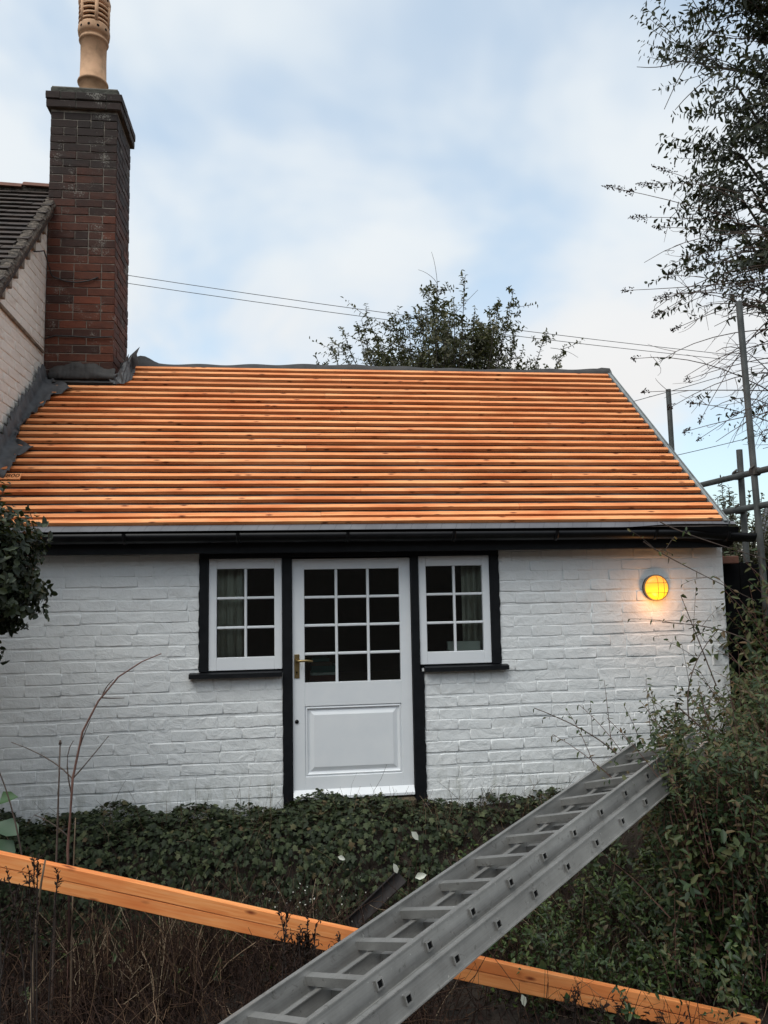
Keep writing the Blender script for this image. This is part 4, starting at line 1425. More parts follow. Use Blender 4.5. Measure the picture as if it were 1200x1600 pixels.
for (a, b) in (((2.3, 6, 6.0), (2.22, 6, 6.72)), ((2.55, 6, 5.7), (2.95, 6, 6.12)), ((2.3, 6, 6.2), (2.0, 6, 6.42)), ((4.1, 6, 5.2), (4.55, 6, 5.05))):
    mbt.tube(bez(a, ((a[0] + b[0]) / 2 + .05, 6, (a[2] + b[2]) / 2 + .06), b, 6), .005, .003, 3, False)
mbt.build('trunk', 'bark', tr); lv.build('crown', 'leaf_holly', tr)

# ------------------------------------------------------------------ evergreen tree, top right
tr = thing('evergreen_tree', (4.9, .9, -.1), 'tall dark evergreen tree overhanging from the upper right corner', 'tree')
mbt = MB(); lv = Leaves()
mbt.tube([(4.9, .9, -.1), (4.95, .9, 1.5), (4.8, .95, 3.2), (4.85, .9, 5.0), (4.7, .9, 7.4)], .11, .04, 9)
XLz = [3.0, 3.6, 4.0, 4.3, 4.7, 4.95, 5.25, 5.7, 6.2, 6.6, 7.4]
XLx = [4.15, 3.82, 3.58, 3.42, 3.62, 3.46, 3.72, 3.50, 3.64, 3.58, 3.5]
limbs = []
for k in range(16):
    z0 = 3.2 + .27 * k
    t_ = (4.2 + rng.uniform(-.25, .1), .7 + rng.normal(0, .45), z0 + .35 + rng.uniform(0, .3))
    pts = bez((4.82, .9, z0), (4.5, .85, z0 + .05), t_, 7); mbt.tube(pts, .026, .010, 5, False); limbs += pts[2:]
limbs = np.array(limbs)
for i in range(1050):
    z = rng.uniform(3.1, 7.5)
    edge = np.interp(z, XLz, XLx)
    x = edge + abs(rng.normal(0, .10)) if rng.random() < .22 else edge + .12 + rng.uniform(0, 1) ** .9 * 1.15
    if z < 4.5 and rng.random() < (4.5 - z) * .8: continue
    if math.sin(x * 5.3 + z * 3.1) + math.sin(z * 4.7 - x * 2.2) > 1.05: continue
    tip = np.array([x, .6 + rng.normal(0, .45), z + rng.normal(0, .05)])
    c_ = limbs[np.argmin(((limbs - tip - np.array([.25, 0, -.12])) ** 2).sum(1))]
    st = tip + unit(c_ - tip) * min(.45, np.linalg.norm(c_ - tip))
    if rng.random() < .8: mbt.tube([c_.tolist(), ((c_ + st) / 2 + [0, 0, .03]).tolist(), st.tolist()], .006, .004, 3, False)
    pts = lv.shoot(st, tip, (0, 0, rng.uniform(-.05, .03)), int(rng.uniform(12, 20)),   .076, .44, .2, .70, (0, 1), .22, .15)
    mbt.tube(pts[::2], .004, .002, 3, False)
for (a, m__, b) in (((3.85, .5, 6.35), (3.55, .5, 6.2), (3.25, .5, 5.55)), ((3.5, .5, 6.05), (3.3, .5, 5.92), (3.02, .5, 5.93)), ((3.75, .5, 6.3), (3.5, .5, 6.7), (3.38, .5, 7.1)), ((3.9, .5, 6.0), (3.6, .5, 5.85), (3.35, .5, 5.55))):
    mbt.tube(bez(a, m__, b, 7), .006, .003, 4, False)
mbt.build('trunk', 'bark', tr); lv.build('crown', 'leaf_laurel', tr)

# ------------------------------------------------------------------ seed-headed shrub with bare arching twigs on the right
bd = thing('bare_shrub', (4.5, .1, -.1), 'bare twiggy shrub with dark dry seed heads reaching left over the gable', 'shrub')
mbt = MB(); lv = Leaves(); sd = Leaves()
roots = [(4.5 + rng.normal(0, .12), .1 + rng.normal(0, .12), -.12) for _ in range(9)]
hubs = []
for q in roots:
    h_ = (q[0] - .05 + rng.normal(0, .12), q[1] + rng.normal(0, .2), rng.uniform(2.5, 3.9))
    pts = bez(q, (q[0] + .15, q[1], 1.6), h_, 9); mbt.tube(pts, .016, .010, 5, False); hubs += pts[4:]
hubs = np.array(hubs)
tips = [((2.76, .4, 4.74), .30), ((3.02, .4, 4.80), .20), ((3.16, .4, 4.93), .20), ((2.92, .4, 4.50), .17), ((3.10, .4, 4.42), .12), ((2.78, .4, 3.86), .08), ((3.08, .4, 3.80), .12), ((3.03, .4, 3.66), .09), ((3.2, .4, 3.55), .10), ((2.82, .4, 3.28), .05), ((2.9, .4, 3.0), .05), ((3.05, .3, 2.85), .05)]
for k in range(44):
    tips.append(((rng.uniform(3.0, 4.0), .3 + rng.normal(0, .25), rng.uniform(2.5, 4.3)), .06 if rng.random() < .35 else 0))
for (tp, sl) in tips:
    tp = np.array(tp)
    c_ = hubs[np.argmin(np.abs(hubs[:, 2] - (tp[2] + rng.uniform(-.5, .7))) + rng.uniform(0, .25, len(hubs)))]
    pm = c_ * .5 + tp * .5 + np.array([rng.normal(0, .15), rng.normal(0, .12), rng.uniform(.0, .5)])
    pts = bez(c_, pm, tp, 10); mbt.tube(pts, .0065, .0022, 4, False)
    d_ = unit(np.array(pts[-1]) - np.array(pts[-3]))
    if sl:
        n_ = int(300 * sl) + 14
        tt = rng.uniform(-.85, 1, n_)[:, None]
        rr = (.028 * (1.05 - np.clip(tt, -1, 1)) * .5 + .006)
        b_ = tp + d_ * tt * sl * .5 + rng.normal(0, 1, (n_, 3)) * rr * .6
        sd.add(b_, unit(rng.normal(0, 1, (n_, 3)) + d_), unit(rng.normal(0, 1, (n_, 3))), rng.uniform(.012, .026, n_), rng.uniform(.008, .015, n_), rng.uniform(0, .5, n_))
    for k in range(5):
        b0_ = np.array(pts[int(rng.uniform(3, 9))]); e_ = b0_ + np.array([rng.uniform(-.26, .04), rng.normal(0, .1), rng.uniform(-.24, .14)])
        mbt.tube(bez(b0_, (b0_ + e_) / 2 + rng.normal(0, .05, 3), e_, 5), .0028, .0014, 3, False)
    if rng.random() < .45:
        b0_ = np.array(pts[int(rng.uniform(5, 9))])
        lv.shoot(b0_, b0_ + np.array([-.14, 0, -.05]), (0, 0, .02), 6, .065, .36, .1, .7, (0, 1), .25, .35)
mbt.build('stems', 'twig', bd); sd.build('seed_heads', 'dead_stem', bd); lv.build('leaves', 'leaf_laurel', bd)

# ------------------------------------------------------------------ left evergreen shrub
tr = thing('evergreen_shrub', (-1.95, -1.2, -.5), 'dense dark glossy leaved shrub at the left edge in front of the wall', 'shrub')
mbt = MB(); lv = Leaves()
mbt.tube([(-1.95, -1.2, -.6), (-1.92, -1.2, .2), (-1.85, -1.2, .9), (-1.8, -1.2, 1.4)], .035, .02, 7)
for i in range(950):
    d_ = unit(rng.normal(0, 1, 3)); q = rng.uniform(.35, 1.0) ** .6
    lump = 1 + .10 * math.sin(d_[2] * 7 + d_[0] * 5) + .07 * math.sin(d_[1] * 9 + 2)
    tip = np.array([-1.715, -1.2, 1.54]) + d_ * np.array([.44, .40, .44]) * q * lump
    if rng.random() < .07: tip += d_ * .06
    st = tip - d_ * .16 + np.array([0, 0, -.04])
    pts = lv.shoot(st, tip, (0, 0, 0), 13, .046, .74, .1, .8, (0, 1), .35)
    if i % 3 == 0: mbt.tube(pts[::2], .003, .002, 3, False)
mbt.build('stem', 'bark', tr); lv.build('foliage', 'leaf_dark', tr)

# ------------------------------------------------------------------ ivy on the bank
def ivy_leaves(npts):
    X = []; 
    x = rng.uniform(-2.4, 2.1, npts); u = rng.uniform(0, 1, npts)
    y = np.where(u < .30, -.01 - rng.uniform(0, 1, npts) * .34, -.33 - rng.uniform(0, 1, npts) ** 1.15 * .50)
    keep = rng.uniform(0, 1, npts) > np.clip((x - .35) / 1.5, 0, .72) * (.55 + .45 * (u > .3))
    x, y = x[keep], y[keep]
    z = ground_z(x, y)
    e = .02
    nx_ = -(ground_z(x + e, y) - ground_z(x - e, y)) / (2 * e); ny_ = -(ground_z(x, y + e) - ground_z(x, y - e)) / (2 * e)
    n = unit(np.stack([nx_, ny_, np.ones_like(nx_)], -1))
    bulge = .035 + .05 * rng.random(len(x)) + .03 * np.sin(x * 6.1) * np.sin(x * 2.3 + 1) + .02 * np.sin(x * 15 + y * 11)
    bulge = bulge + np.where(y > -.34, np.where(x < .75, .030, .0), 0)
    c = np.stack([x, y, z], -1) + n * bulge[:, None]
    nn = unit(n + rng.normal(0, .38, n.shape))
    down = unit(np.array([0, -.25, -1.0]) + rng.normal(0, .45, n.shape))
    side = unit(np.cross(down, nn)); down = np.cross(nn, side)
    s = (.011 + .022 * rng.uniform(0, 1, len(x)) ** 1.6)[:, None]
    out2 = [(0, -.55), (.62, -.45), (.50, -.02), (.95, .22), (.45, .42), (0, 1.15), (-.45, .42), (-.95, .22), (-.50, -.02), (-.62, -.45)]
    vs = [c + nn * s * .12]
    for (a, b) in out2:
        vs.append(c + side * s * a + down * s * b + nn * (-.18 * s * abs(a)))
    v = np.stack(vs, 1).reshape(-1, 3)
    base = (np.arange(len(x)) * 11)[:, None]
    f = np.concatenate([base + np.array([[0, 1 + k, 1 + (k + 1) % 10]]) for k in range(10)])
    tt = rng.uniform(0, 1, len(x)) ** 1.3
    return v, f, np.tile(tt, 10)
v, f, tt = ivy_leaves(19000)
o = npmesh('ivy', v, f, 'leaf_ivy', None, tt)
tag(o, 'dark green ivy covering the low bank below the door', 'ivy', None, 'stuff')

# ------------------------------------------------------------------ dead stems over the foreground (nobody could count them)
def dead(npts, xr, yr, hr, rad, lean, seed_tint, droop=.35, zoff=0.0):
    x = rng.uniform(*xr, npts); y = rng.uniform(*yr, npts)
    z = ground_z(x, y) + zoff * rng.uniform(0, 1, npts)
    h = rng.uniform(hr[0], hr[1], npts) * rng.uniform(.5, 1, npts)
    az = rng.uniform(0, 6.28, npts); le = np.abs(rng.normal(0, lean, npts))
    d = np.stack([np.cos(az) * np.sin(le), np.sin(az) * np.sin(le), np.cos(le)], -1)
    tt = np.linspace(0, 1, 5)[None, :, None]
    P = np.stack([x, y, z], -1)[:, None, :] + d[:, None, :] * h[:, None, None] * tt
    b = rng.normal(0, .22, (npts, 3)); b[:, 2] = -np.abs(b[:, 2]) * droop
    P = P + b[:, None, :] * h[:, None, None] * tt ** 2
    P[:, 1:, :] += rng.normal(0, .006, (npts, 4, 3))
    r = rng.uniform(rad[0], rad[1], npts)
    return P, r, np.clip(rng.beta(1.5, 2.6, npts) * 1.1 + seed_tint, 0, 1)
sets = [dead(4200, (-2.2, .6), (-2.6, -.62), (.12, .46), (.0016, .0042), .75, -.04),
        dead(1300, (.6, 2.4), (-1.72, -.62), (.12, .36), (.0012, .0026), .8, .0),
        dead(2400, (.4, 2.4), (-2.7, -1.84), (.06, .20), (.0014, .0034), .9, -.04),
        dead(260, (-.9, 1.9), (-2.2, -1.86), (.25, .55), (.0012, .0026), .45, -.12),
        dead(2400, (-2.2, .7), (-2.5, -.8), (.15, .5), (.0013, .0030), 1.25, .04, .6, .30),
        dead(420, (-1.15, -.45), (-1.5, -1.05), (.28, .62), (.002, .0045), .22, .30),
        dead(260, (-.75, .2), (-1.25, -.75), (.3, .6), (.0014, .003), .3, .18),
        dead(1200, (-1.9, 1.7), (-.78, -.30), (.12, .42), (.0010, .0022), .8, .12),
        dead(70, (1.5, 3.0), (-1.75, -.9), (.5, 1.0), (.0012, .0022), .6, .30, .8),
        dead(300, (.6, 1.9), (-.5, -.05), (.1, .3), (.0012, .0026), 1.0, .15),
        dead(700, (.7, 2.3), (-1.6, -.5), (.2, .6), (.0012, .0026), .9, .1)]
P = np.concatenate([q[0] for q in sets]); r = np.concatenate([q[1] for q in sets]); tt = np.concatenate([q[2] for q in sets])
o = stems_mesh('dead_stems', P, r, tt, 'dead_stem')
tag(o, 'tangle of dry brown stems and grass in the foreground', 'dry grass', None, 'stuff')
# dry leaf litter
n_ = 5200
lt_ = Leaves(); x = rng.uniform(-2.4, 2.8, n_); y = rng.uniform(-2.7, -.55, n_)
lt_.add(np.stack([x, y, ground_z(x, y) + rng.uniform(.0, .16, n_)], -1), unit(rng.normal(0, 1, (n_, 3)) * [1, 1, .5]), unit(rng.normal(0, .6, (n_, 3)) + [0, 0, 1]), rng.uniform(.02, .05, n_), rng.uniform(.008, .022, n_), rng.beta(1.4, 3, n_) * .8)
o = lt_.build('leaf_litter', 'dead_stem', None)
tag(o, 'dark curled leaf litter lying on the foreground earth', 'leaf litter', None, 'stuff')
# small green undergrowth on the right and among the stems
ug = Leaves(); ugs = []
for i in range(620):
    x = rng.uniform(1.0, 3.2); y = rng.uniform(-1.70, -.5)
    if i > 560: x = rng.uniform(-1.8, 1.0); y = rng.uniform(-1.3, -.8)
    z = float(ground_z(x, y)); h_ = rng.uniform(.06, .34)
    t_ = np.array([x + rng.normal(0, .1), y + rng.normal(0, .1) - .03, z + h_])
    ug.shoot((x, y, z), t_, (rng.normal(0, .03), 0, .03), int(rng.uniform(8, 15)), rng.uniform(.024, .042), .52, .25, .85, (0, 1), .2)
o = ug.build('undergrowth', 'leaf_under', None)
tag(o, 'low green weeds growing under the ladder at right', 'weeds', None, 'stuff')

# ------------------------------------------------------------------ shrub against the right end of the wall
def shrub(name, loc, label, nst, reach, prof, yr, xr, lsize, material, stem='twig', bare=26, edge=False):
    o = thing(name, loc, label, 'shrub')
    mbt = MB(); lv = Leaves()
    for i in range(nst):
        x = rng.uniform(*xr); y = rng.uniform(*yr)
        if edge and x < 2.37 + (y + .5) * .45: continue
        top = float(np.interp(x, prof[0], prof[1])) - (0 if edge else .25) * max(0, -(y + .7))
        g_ = float(ground_z(x, y))
        z1 = g_ + (top - g_) * rng.uniform(.25, 1.0)
        d_ = np.array([rng.normal(-.08, .16), rng.normal(-.06, .14), 0])
        p0 = np.array([x, y, max(g_ - .02, z1 - rng.uniform(.28, .5))])
        tip = np.array([x, y, z1]) + d_
        pts = lv.shoot(p0, tip, (0, 0, .07), int(rng.uniform(14, 24)), lsize * rng.uniform(.55, 1.35), .46, .15, .82, (0, 1), .25, .15)
        mbt.tube(pts[::2], .0032, .0016, 3, False)
    for i in range(230 if edge else 0):              # leafy shoots standing before the ladder end
        y = rng.uniform(-1.75, -1.40); x = rng.uniform(2.42, 2.85) + (y + .5) * .45; z1 = rng.uniform(.10, .66)
        p0 = np.array([x + .05, y, z1 - .35]); tip = np.array([x + rng.normal(-.02, .05), y + rng.normal(-.03, .05), z1])
        pts = lv.shoot(p0, tip, (0, 0, .05), int(rng.uniform(12, 20)), lsize * rng.uniform(.6, 1.2), .46, .15, .82, (0, 1), .25, .15)
        mbt.tube(pts[::2], .003, .0015, 3, False)
    for i in range(bare):
        x = rng.uniform(*xr); y = rng.uniform(*yr); top = float(np.interp(x, prof[0], prof[1]))
        p0 = np.array([x, y, top - .3]); tip = np.array([x - rng.uniform(.05, .5), y - rng.uniform(0, .2), top + rng.uniform(.0, .22)])
        pts = lv.shoot(p0, tip, (0, 0, .06), 7, lsize * .9, .4, .35, .7, (.3, 1), .3, .3)
        mbt.tube(pts, .003, .0015, 3, False)
    mbt.build('stems', stem, o); lv.build('leaves', material, o)
    return o, mbt
shrub('shrub', (3.2, -.9, -.1), 'leafy green and brown shrub hiding the right end of the ladder', 1200, 0,
      ([1.9, 2.05, 2.2, 2.35, 2.6, 2.9, 3.2, 3.6], [.56, .60, .62, .64, .69, .78, .92, 1.1]), (-1.72, -.35), (1.82, 3.4), .047, 'leaf_shrub', 'red_twig', 40, True)
shrub('shrub', (2.6, -1.6, -.5), 'low spreading green shrub in the lower right corner above the timber', 430, 0,
      ([1.15, 1.5, 2.0, 2.5, 3.2], [-.42, -.22, .05, .22, .40]), (-1.66, -.95), (1.2, 3.1), .042, 'leaf_under', 'twig', 20)
shrub('shrub', (3.75, -.1, .0), 'tangled shrub with large leaves beside the black boards at the wall corner', 260, 0,
      ([3.35, 3.6, 4.2], [1.15, 1.45, 1.8]), (-.5, .15), (3.36, 4.3), .075, 'leaf_shrub', 'red_twig', 40)

# long bramble stems arching in front of the wall
for (lab, pts_, lz, nl) in (
        ('long thin bramble stem rising across the white wall below the lamp', [(2.78, -.6, .75), (2.70, -.55, 1.05), (2.62, -.5, 1.35)], .055, 6),
        ('forked leafy stem leaning left before the wall at the shrub top', [(2.55, -.65, .55), (2.62, -.6, .85), (2.85, -.55, 1.12)], .075, 7),
        ('arching pale stem running from the eaves corner down to the shrub', [(2.40, -.45, 1.72), (2.65, -.42, 1.58), (3.25, -.35, 1.30)], .05, 7),
        ('thin twig with curled leaves poking left below the lamp', [(3.10, -.5, 1.02), (2.85, -.5, 1.12), (2.48, -.5, 1.17)], .055, 8),
        ('slender stem with two leaves leaning over the ladder end', [(2.05, -.75, .33), (1.85, -.70, .50), (1.52, -.65, .66)], .035, 4),
        ('bare reddish stem slanting from the gutter end to the right edge', [(2.55, -.4, 1.86), (2.9, -.4, 1.72), (3.6, -.35, 1.52)], .05, 3),
        ('long grass stalk crossing the shrub towards the lower right', [(2.2, -1.2, .72), (2.5, -1.25, .42), (2.95, -1.3, -.05)], .04, 2)):
    o = thing('bramble_stem', pts_[0 if pts_[0][2] < pts_[2][2] else 2], lab, 'stem', 'bramble stems at right')
    mbt = MB(); lv = Leaves()
    pm = 2 * np.array(pts_[1]) - .5 * (np.array(pts_[0]) + np.array(pts_[2]))
    sg_ = pm - (np.array(pts_[0]) + np.array(pts_[2])) / 2
    pp = bez(pts_[0], pm, pts_[2], 12); mbt.tube(pp, .005, .0025, 5)
    for k in range(4):
        b0_ = np.array(pp[int(rng.uniform(3, 11))]); e_ = b0_ + np.array([rng.normal(-.06, .12), rng.normal(0, .04), rng.normal(.04, .09)])
        mbt.tube(bez(b0_, (b0_ + e_) / 2 + [0, 0, .02], e_, 4), .0022, .0012, 3)
        lv.shoot(b0_, e_, (0, 0, .02), 3, lz * .8, .45, .5, .7, (0, 1), .25, .5)
    lv.shoot(pts_[0], pts_[2], sg_, nl, lz, .48, .3, .8, (0, 1), .25, .6)
    mbt.build('stem', 'twig', o); lv.build('leaves', 'leaf_shrub', o)

# ------------------------------------------------------------------ bare sapling with long curved stem, left
sp_ = thing('bare_sapling', (-1.03, -1.6, -.55), 'tall bare reddish stem curving right in front of the white wall', 'sapling')
mb = MB()
main = [(-1.035, -1.6, -.60), (-1.03, -1.6, -.1), (-1.045, -1.6, .25), (-1.03, -1.6, .565), (-.99, -1.6, .78), (-.92, -1.6, .92), (-.83, -1.6, 1.03), (-.72, -1.6, 1.10), (-.63, -1.6, 1.135)]
mb.tube(main, .0078, .0024, 7); mb.build('stem', 'red_twig', sp_, True)
for pts_ in ([(-1.03, -1.6, .565), (-1.12, -1.6, .67), (-1.22, -1.6, .735), (-1.31, -1.6, .745)], [(-1.03, -1.6, .565), (-.97, -1.6, .63), (-.925, -1.6, .70), (-.87, -1.6, .755)], [(-1.025, -1.6, .60), (-1.0, -1.6, .74), (-.955, -1.6, .83)], [(-1.035, -1.6, .5), (-1.08, -1.6, .68), (-1.03, -1.6, .74)],
             [(-.905, -1.6, .935), (-.89, -1.6, .99), (-.85, -1.6, 1.02)], [(-.905, -1.6, .935), (-.86, -1.6, .93), (-.80, -1.6, .93)], [(-1.04, -1.6, .30), (-1.12, -1.6, .38), (-1.2, -1.6, .41)]):
    mb = MB(); mb.tube(bez(pts_[0], pts_[1], pts_[-1], 6), .0035, .0016, 4); mb.build('side_twig', 'twig', sp_)
for (lab, pts_, r0_) in (('dark upright dead stem left of the curved reddish stem', [(-1.10, -1.6, -.6), (-1.095, -1.6, .2), (-1.09, -1.6, .725)], .0065),
                         ('thin dark twig curving left near the big leaves at the left edge', [(-1.22, -1.6, .05), (-1.27, -1.6, .45), (-1.40, -1.6, .70)], .0045),
                         ('pale cut cane leaning before the timber at left', [(-1.09, -1.9, -.6), (-1.11, -1.9, .0), (-1.055, -1.9, .30)], .008),
                         ('pale upright cane beside the reddish stem', [(-1.0, -1.65, -.6), (-1.01, -1.65, .0), (-1.0, -1.65, .40)], .005)):
    mb = MB(); mb.tube(bez(*pts_, 8), r0_, r0_ * .5, 6)
    if 'dark upright' in lab or 'curving left' in lab: mb.tube([pts_[2], (pts_[2][0], pts_[2][1], pts_[2][2] + .02)], r0_ * 1.2, r0_ * .6, 6)
    tag(mb.build('dead_stem', 'cane' if 'pale' in lab else 'twig', None, True), lab, 'stem')
# dark dried seed stalks in front of the timber
for (x0, n_, lab) in ((-1.13, 7, 'dark dried seed stalks in front of the left end of the timber'), (.10, 12, 'cluster of dark dried seed stalks before the timber near the ladder'), (1.30, 7, 'short dark stalks in front of the right part of the timber')):
    o = thing('seed_stalks', (x0, -2.0, -.55), lab, 'stalks')
    mbt = MB(); lv = Leaves()
    for k in range(n_):
        x = x0 + rng.uniform(-.15, .17); y = -2.0 + rng.normal(0, .04); zt = .345 - .277 * (x + 1.2) + rng.uniform(-.07, .02) - (.06 if x0 > 1 else 0)
        b_ = np.array([x + rng.normal(0, .04), y, -.60]); e_ = np.array([x, y, zt]); sg_ = np.array([rng.normal(0, .03), 0, 0])
        nl_ = 8 if x0 > 1 else 26
        pts = lv.shoot(b_, e_, sg_, nl_, .026, .42, .66, .42, (0, .3), .4)
        mbt.tube(pts, .0036, .0022, 4, False)
        for q in range(3):
            c_ = np.array(pts[4]) + (np.array(pts[5]) - np.array(pts[4])) * rng.random(); d_ = c_ + np.array([rng.normal(0, .03), 0, rng.uniform(.02, .07)])
            lv.shoot(c_, d_, (0, 0, 0), 7, .02, .45, .2, .5, (0, .3), .4); mbt.tube([c_.tolist(), d_.tolist()], .0018, .0012, 3, False)
    mbt.build('stems', 'seed_head', o); lv.build('seed_pods', 'dead_stem', o, 'stuff')
# white fluffy seed specks near the ladder
n_ = 150
fl_ = Leaves(); x = rng.normal(.15, .22, n_); y = rng.normal(-1.0, .12, n_)
x[90:] = rng.uniform(1.7, 2.7, 60); y[90:] = rng.uniform(-1.7, -1.1, 60)
zz_ = ground_z(x, y) + rng.uniform(.12, .42, n_)
fl_.add(np.stack([x, y, zz_], -1), unit(rng.normal(0, 1, (n_, 3))), unit(rng.normal(0, 1, (n_, 3))), rng.uniform(.006, .013, n_), rng.uniform(.006, .011, n_), rng.uniform(0, 1, n_))
tag(fl_.build('seed_fluff', 'seed_fluff', None), 'tiny white seed tufts scattered among the dead stems', 'seeds', None, 'stuff')

# big soft leaves at the left edge
o = thing('broad_leaved_plant', (-1.44, -1.5, -.5), 'plant with large green leaves at the left edge by the ivy', 'plant')
mbt = MB(); mbt.tube([(-1.45, -1.5, -.6), (-1.43, -1.5, 0), (-1.39, -1.5, .45)], .007, .004, 6); mbt.build('stem', 'bark', o)
for (b, d, l) in (((-1.39, -1.5, .45), (.55, -.25, .25), .10), ((-1.39, -1.5, .36), (.8, -.3, -.45), .13), ((-1.38, -1.5, .28), (.55, -.4, -.75), .13), ((-1.40, -1.5, .2), (.85, -.2, -.3), .15)):
    lv = Leaves(); d = unit(np.array(d)); lv.add(np.array([b]), d[None], unit(np.array([[.1, -.6, .6]])), np.array([l]), np.array([l * .75]), np.array([rng.random()])); lv.build('leaf', 'leaf_big', o)

# pale leaves caught on the ivy and weeds
for (px, l, d, lab) in (((.72, -.62, -.06), .07, (.5, 0, -.6), 'large pale dry leaf hanging on the ivy right of the door'),
                        ((.26, -.72, -.15), .05, (.8, 0, -.3), 'thin pale leaf lying on the ivy below the middle of the door'),
                        ((.58, -.99, -.17), .06, (-.3, 0, .8), 'upright pale leaf beside the dark clay channel'),
                        ((.68, -.99, -.20), .07, (.9, 0, .2), 'round pale leaf right of the dark clay channel'),
                        ((.62, -1.0, -.38), .05, (-.5, 0, .4), 'small pale leaf below the dark clay channel'),
                        ((1.16, -1.75, -.33), .08, (.1, 0, -1), 'pale yellow green leaf hanging below the ladder'),
                        ((1.26, -1.80, -.46), .06, (0, 0, -1), 'smaller yellow green leaf just above the right timber'),
                        ((.96, -2.1, -.30), .05, (.2, 0, -1), 'white leaf in front of the right part of the timber'),
                        ((1.02, -1.55, -.12), .10, (.3, 0, -.9), 'broad yellow green leaf close under the ladder'),
                        ((.98, -1.6, -.24), .09, (-.3, 0, -.9), 'second broad yellow green leaf lower under the ladder'),
                        ((.34, -.11, -.01), .05, (-.9, -.2, .1), 'pale leaf resting against the bottom of the door')):
    lv = Leaves(); d = unit(np.array(d, float)); lv.add(np.array([px]), d[None], unit(np.array([[.1, -.8, .5]])), np.array([l]), np.array([l * .6]), np.array([rng.random()]))
    tag(lv.build('pale_leaf', 'leaf_big' if 'yellow green' in lab else 'leaf_pale', None), lab, 'leaf', 'pale leaves')

# dark half-round clay channel piece lying below the bank
mb = MB(); vs = []
A = Vector((.30, -1.0, -.44)); B = Vector((.61, -.95, -.20)); n = 8
dd = (B - A).normalized(); sd_ = dd.cross(Vector((0, -1, .4))).normalized(); nr_ = sd_.cross(dd)
for i in range(n + 1):
    c_ = A.lerp(B, i / n)
    for rad in (.042, .034):
        for k in range(7):
            a = math.pi * k / 6
            vs.append(c_ + sd_ * rad * math.cos(a) - nr_ * rad * math.sin(a) * .7)
fs = []
for i in range(n):
    for rI in (0, 1):
        for k in range(6): fs.append((i * 14 + rI * 7 + k, i * 14 + rI * 7 + k + 1, i * 14 + 14 + rI * 7 + k + 1, i * 14 + 14 + rI * 7 + k))
    for k in (0, 6): fs.append((i * 14 + k, i * 14 + 14 + k, i * 14 + 21 + k, i * 14 + 7 + k))
for i in (0, n):
    for k in range(6): fs.append((i * 14 + k, i * 14 + k + 1, i * 14 + 7 + k + 1, i * 14 + 7 + k))
mb.add(vs, fs)
tag(mb.build('clay_channel', 'old_clay', None, True), 'dark curved clay channel leaning among dead stems below the door', 'channel')

# ------------------------------------------------------------------ timbers
TA = np.array([-1.275, -1.8, .307]); TB = np.array([2.20, -1.8, -.655])
du = unit(TB - TA); dn = np.array([-du[2], 0, du[0]]); dn = dn if dn[2] > 0 else -dn
def beam(off0, off1, ext0, ext1, y0, y1, label):
    mb = MB(); vs = []; n = 30
    for i in range(n + 1):
        q = TA + du * (-ext0 + (np.linalg.norm(TB - TA) + ext0 + ext1) * i / n)
        w = .0012 * math.sin(i * .8 + off0 * 90)
        c_ = .003
        for (o_, y_) in ((off0, y0 + c_), (off0, y1 - c_), (off0 - c_, y1), (off1 + c_, y1), (off1, y1 - c_), (off1, y0 + c_), (off1 + c_, y0), (off0 - c_, y0)):
            vs.append((q[0] + dn[0] * (o_ + w), y_, q[2] + dn[2] * (o_ + w)))
    fs = []
    for i in range(n):
        for k in range(8): fs.append((i * 8 + k, i * 8 + (k + 1) % 8, i * 8 + 8 + (k + 1) % 8, i * 8 + 8 + k))
    fs += [tuple(range(8)), tuple(n * 8 + k for k in range(8))]
    v = np.array(vs)
    # local frame along the beam so that the grain follows it
    ang = math.atan2(du[2], du[0])
    mw = Matrix.Translation(tuple((TA + TB) / 2)) @ Matrix.Rotation(-ang, 4, 'Y')
    me = bpy.data.meshes.new('timber')
    inv = mw.inverted()
    me.from_pydata([tuple(inv @ Vector(q)) for q in vs], [], fs)
    import bmesh
    bm = bmesh.new(); bm.from_mesh(me); bmesh.ops.recalc_face_normals(bm, faces=bm.faces); bm.to_mesh(me); bm.free()
    me.materials.append(M['timber_wood'])
    tag(inst('timber', me, None, mw), label, 'timber', 'new timbers lying across the foreground')
beam(0, -.0555, .9, .02, -1.80, -1.764, 'upper of two new orange timbers lying under the ladder')
beam(-.0575, -.113, .9, -.05, -1.797, -1.761, 'lower of two new orange timbers lying under the ladder')

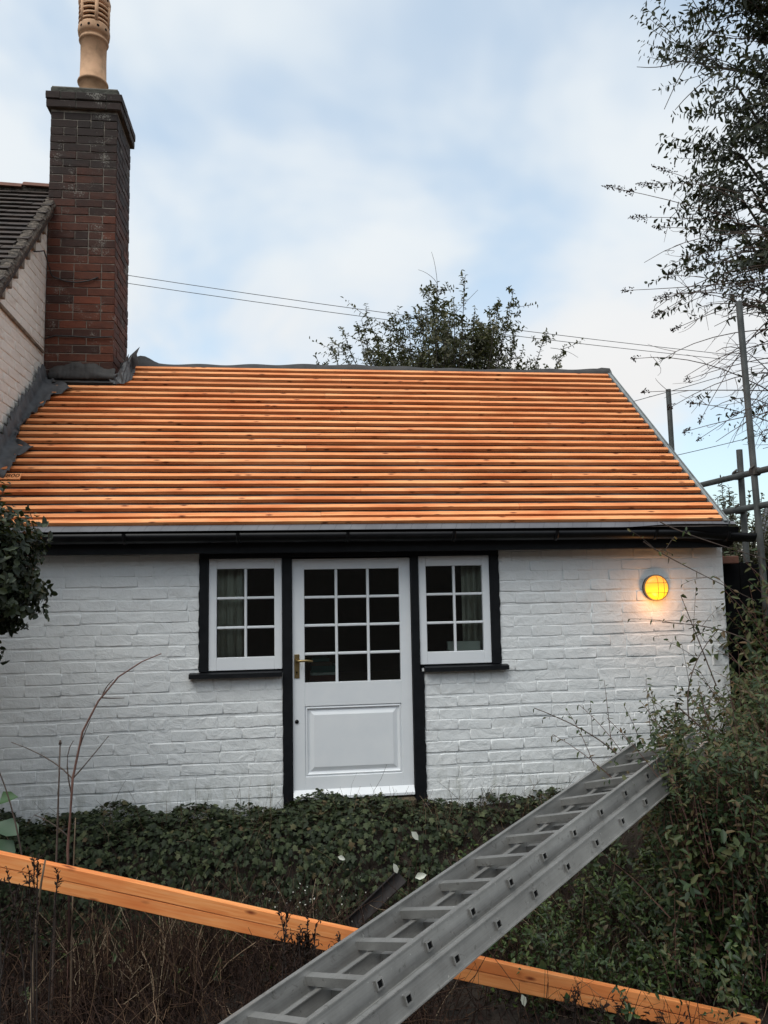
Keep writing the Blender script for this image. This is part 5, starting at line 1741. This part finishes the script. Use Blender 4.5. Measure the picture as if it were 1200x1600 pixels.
# ------------------------------------------------------------------ ladder
LP = np.array([-0.14290194, -2.72877092, 0.0147838]); LU = np.array([0.76010299, 0.63470937, 0.1392389]); LV = np.array([0.58618836, -0.76222981, 0.27457043]); LN = np.array([-0.28040446, 0.12708158, 0.9514324])
SPC, LW, SH = .254, .3695, .085
lad = thing('ladder', tuple(LP - LU * .7), 'grey aluminium extension ladder lying across the bank towards the shrub', 'ladder')
def lp(k, v, n): return LP + LU * (k * SPC) + LV * v + LN * n
def section(dk, dv, dn_, k0, k1, kr):
    sec_prof = [(0, -.5), (.026, -.5), (.026, -.455), (.018, -.445), (.018, .445), (.026, .455), (.026, .5), (0, .5), (0, .455), (.006, .445), (.006, -.445), (0, -.455)]
    for v0, flip in ((-.012, False), (LW - .012, True)):
        mb = MB(); vs = []
        for k in (k0, k1):
            for (a, b) in sec_prof:
                vs.append(lp(k, dv + v0 + a, dn_ + b * SH))
        fs = [(i, (i + 1) % 12, 12 + (i + 1) % 12, 12 + i) for i in range(12)] + [tuple(range(12)), tuple(12 + i for i in range(12))]
        mb.add(vs, fs); mb.build('stile', 'aluminium', lad)
    for k in range(*kr):
        kk = k + dk
        mb = MB(); vs = []
        ho, hi = .0158, .0112
        va, vb = dv - .0135, dv + LW + .0165
        for h_ in (ho, hi):
            for v_ in (va, vb):
                for (a, b) in ((-1, -1), (1, -1), (1, 1), (-1, 1)):
                    vs.append(lp(kk, v_, dn_ + b * h_) + LU * (a * h_))
        fs = []
        for i in range(4):
            j = (i + 1) % 4
            fs += [(i, j, 4 + j, 4 + i), (8 + i, 12 + i, 12 + j, 8 + j), (i, 8 + i, 8 + j, j), (4 + i, 4 + j, 12 + j, 12 + i)]
        mb.add(vs, fs); rg = mb.build('rung', 'aluminium', lad)
        mb = MB(); vs = [lp(kk, v_, dn_ + b * .0113) + LU * (a * .0113) for v_ in (vb - .005, vb - .030) for (a, b) in ((-1, -1), (1, -1), (1, 1), (-1, 1))]  # black infill stands in for the shade inside the hollow rung end
        mb.add(vs, [(0, 1, 2, 3), (7, 6, 5, 4)] + [(i, 4 + i, 4 + (i + 1) % 4, (i + 1) % 4) for i in range(4)]); mb.build('rung_end_shade', 'tar_black', rg)
section(0, 0, 0, -3.2, 11.55, (-3, 12))
section(.165, .066, -.064, -3.2, 11.6, (-3, 11))
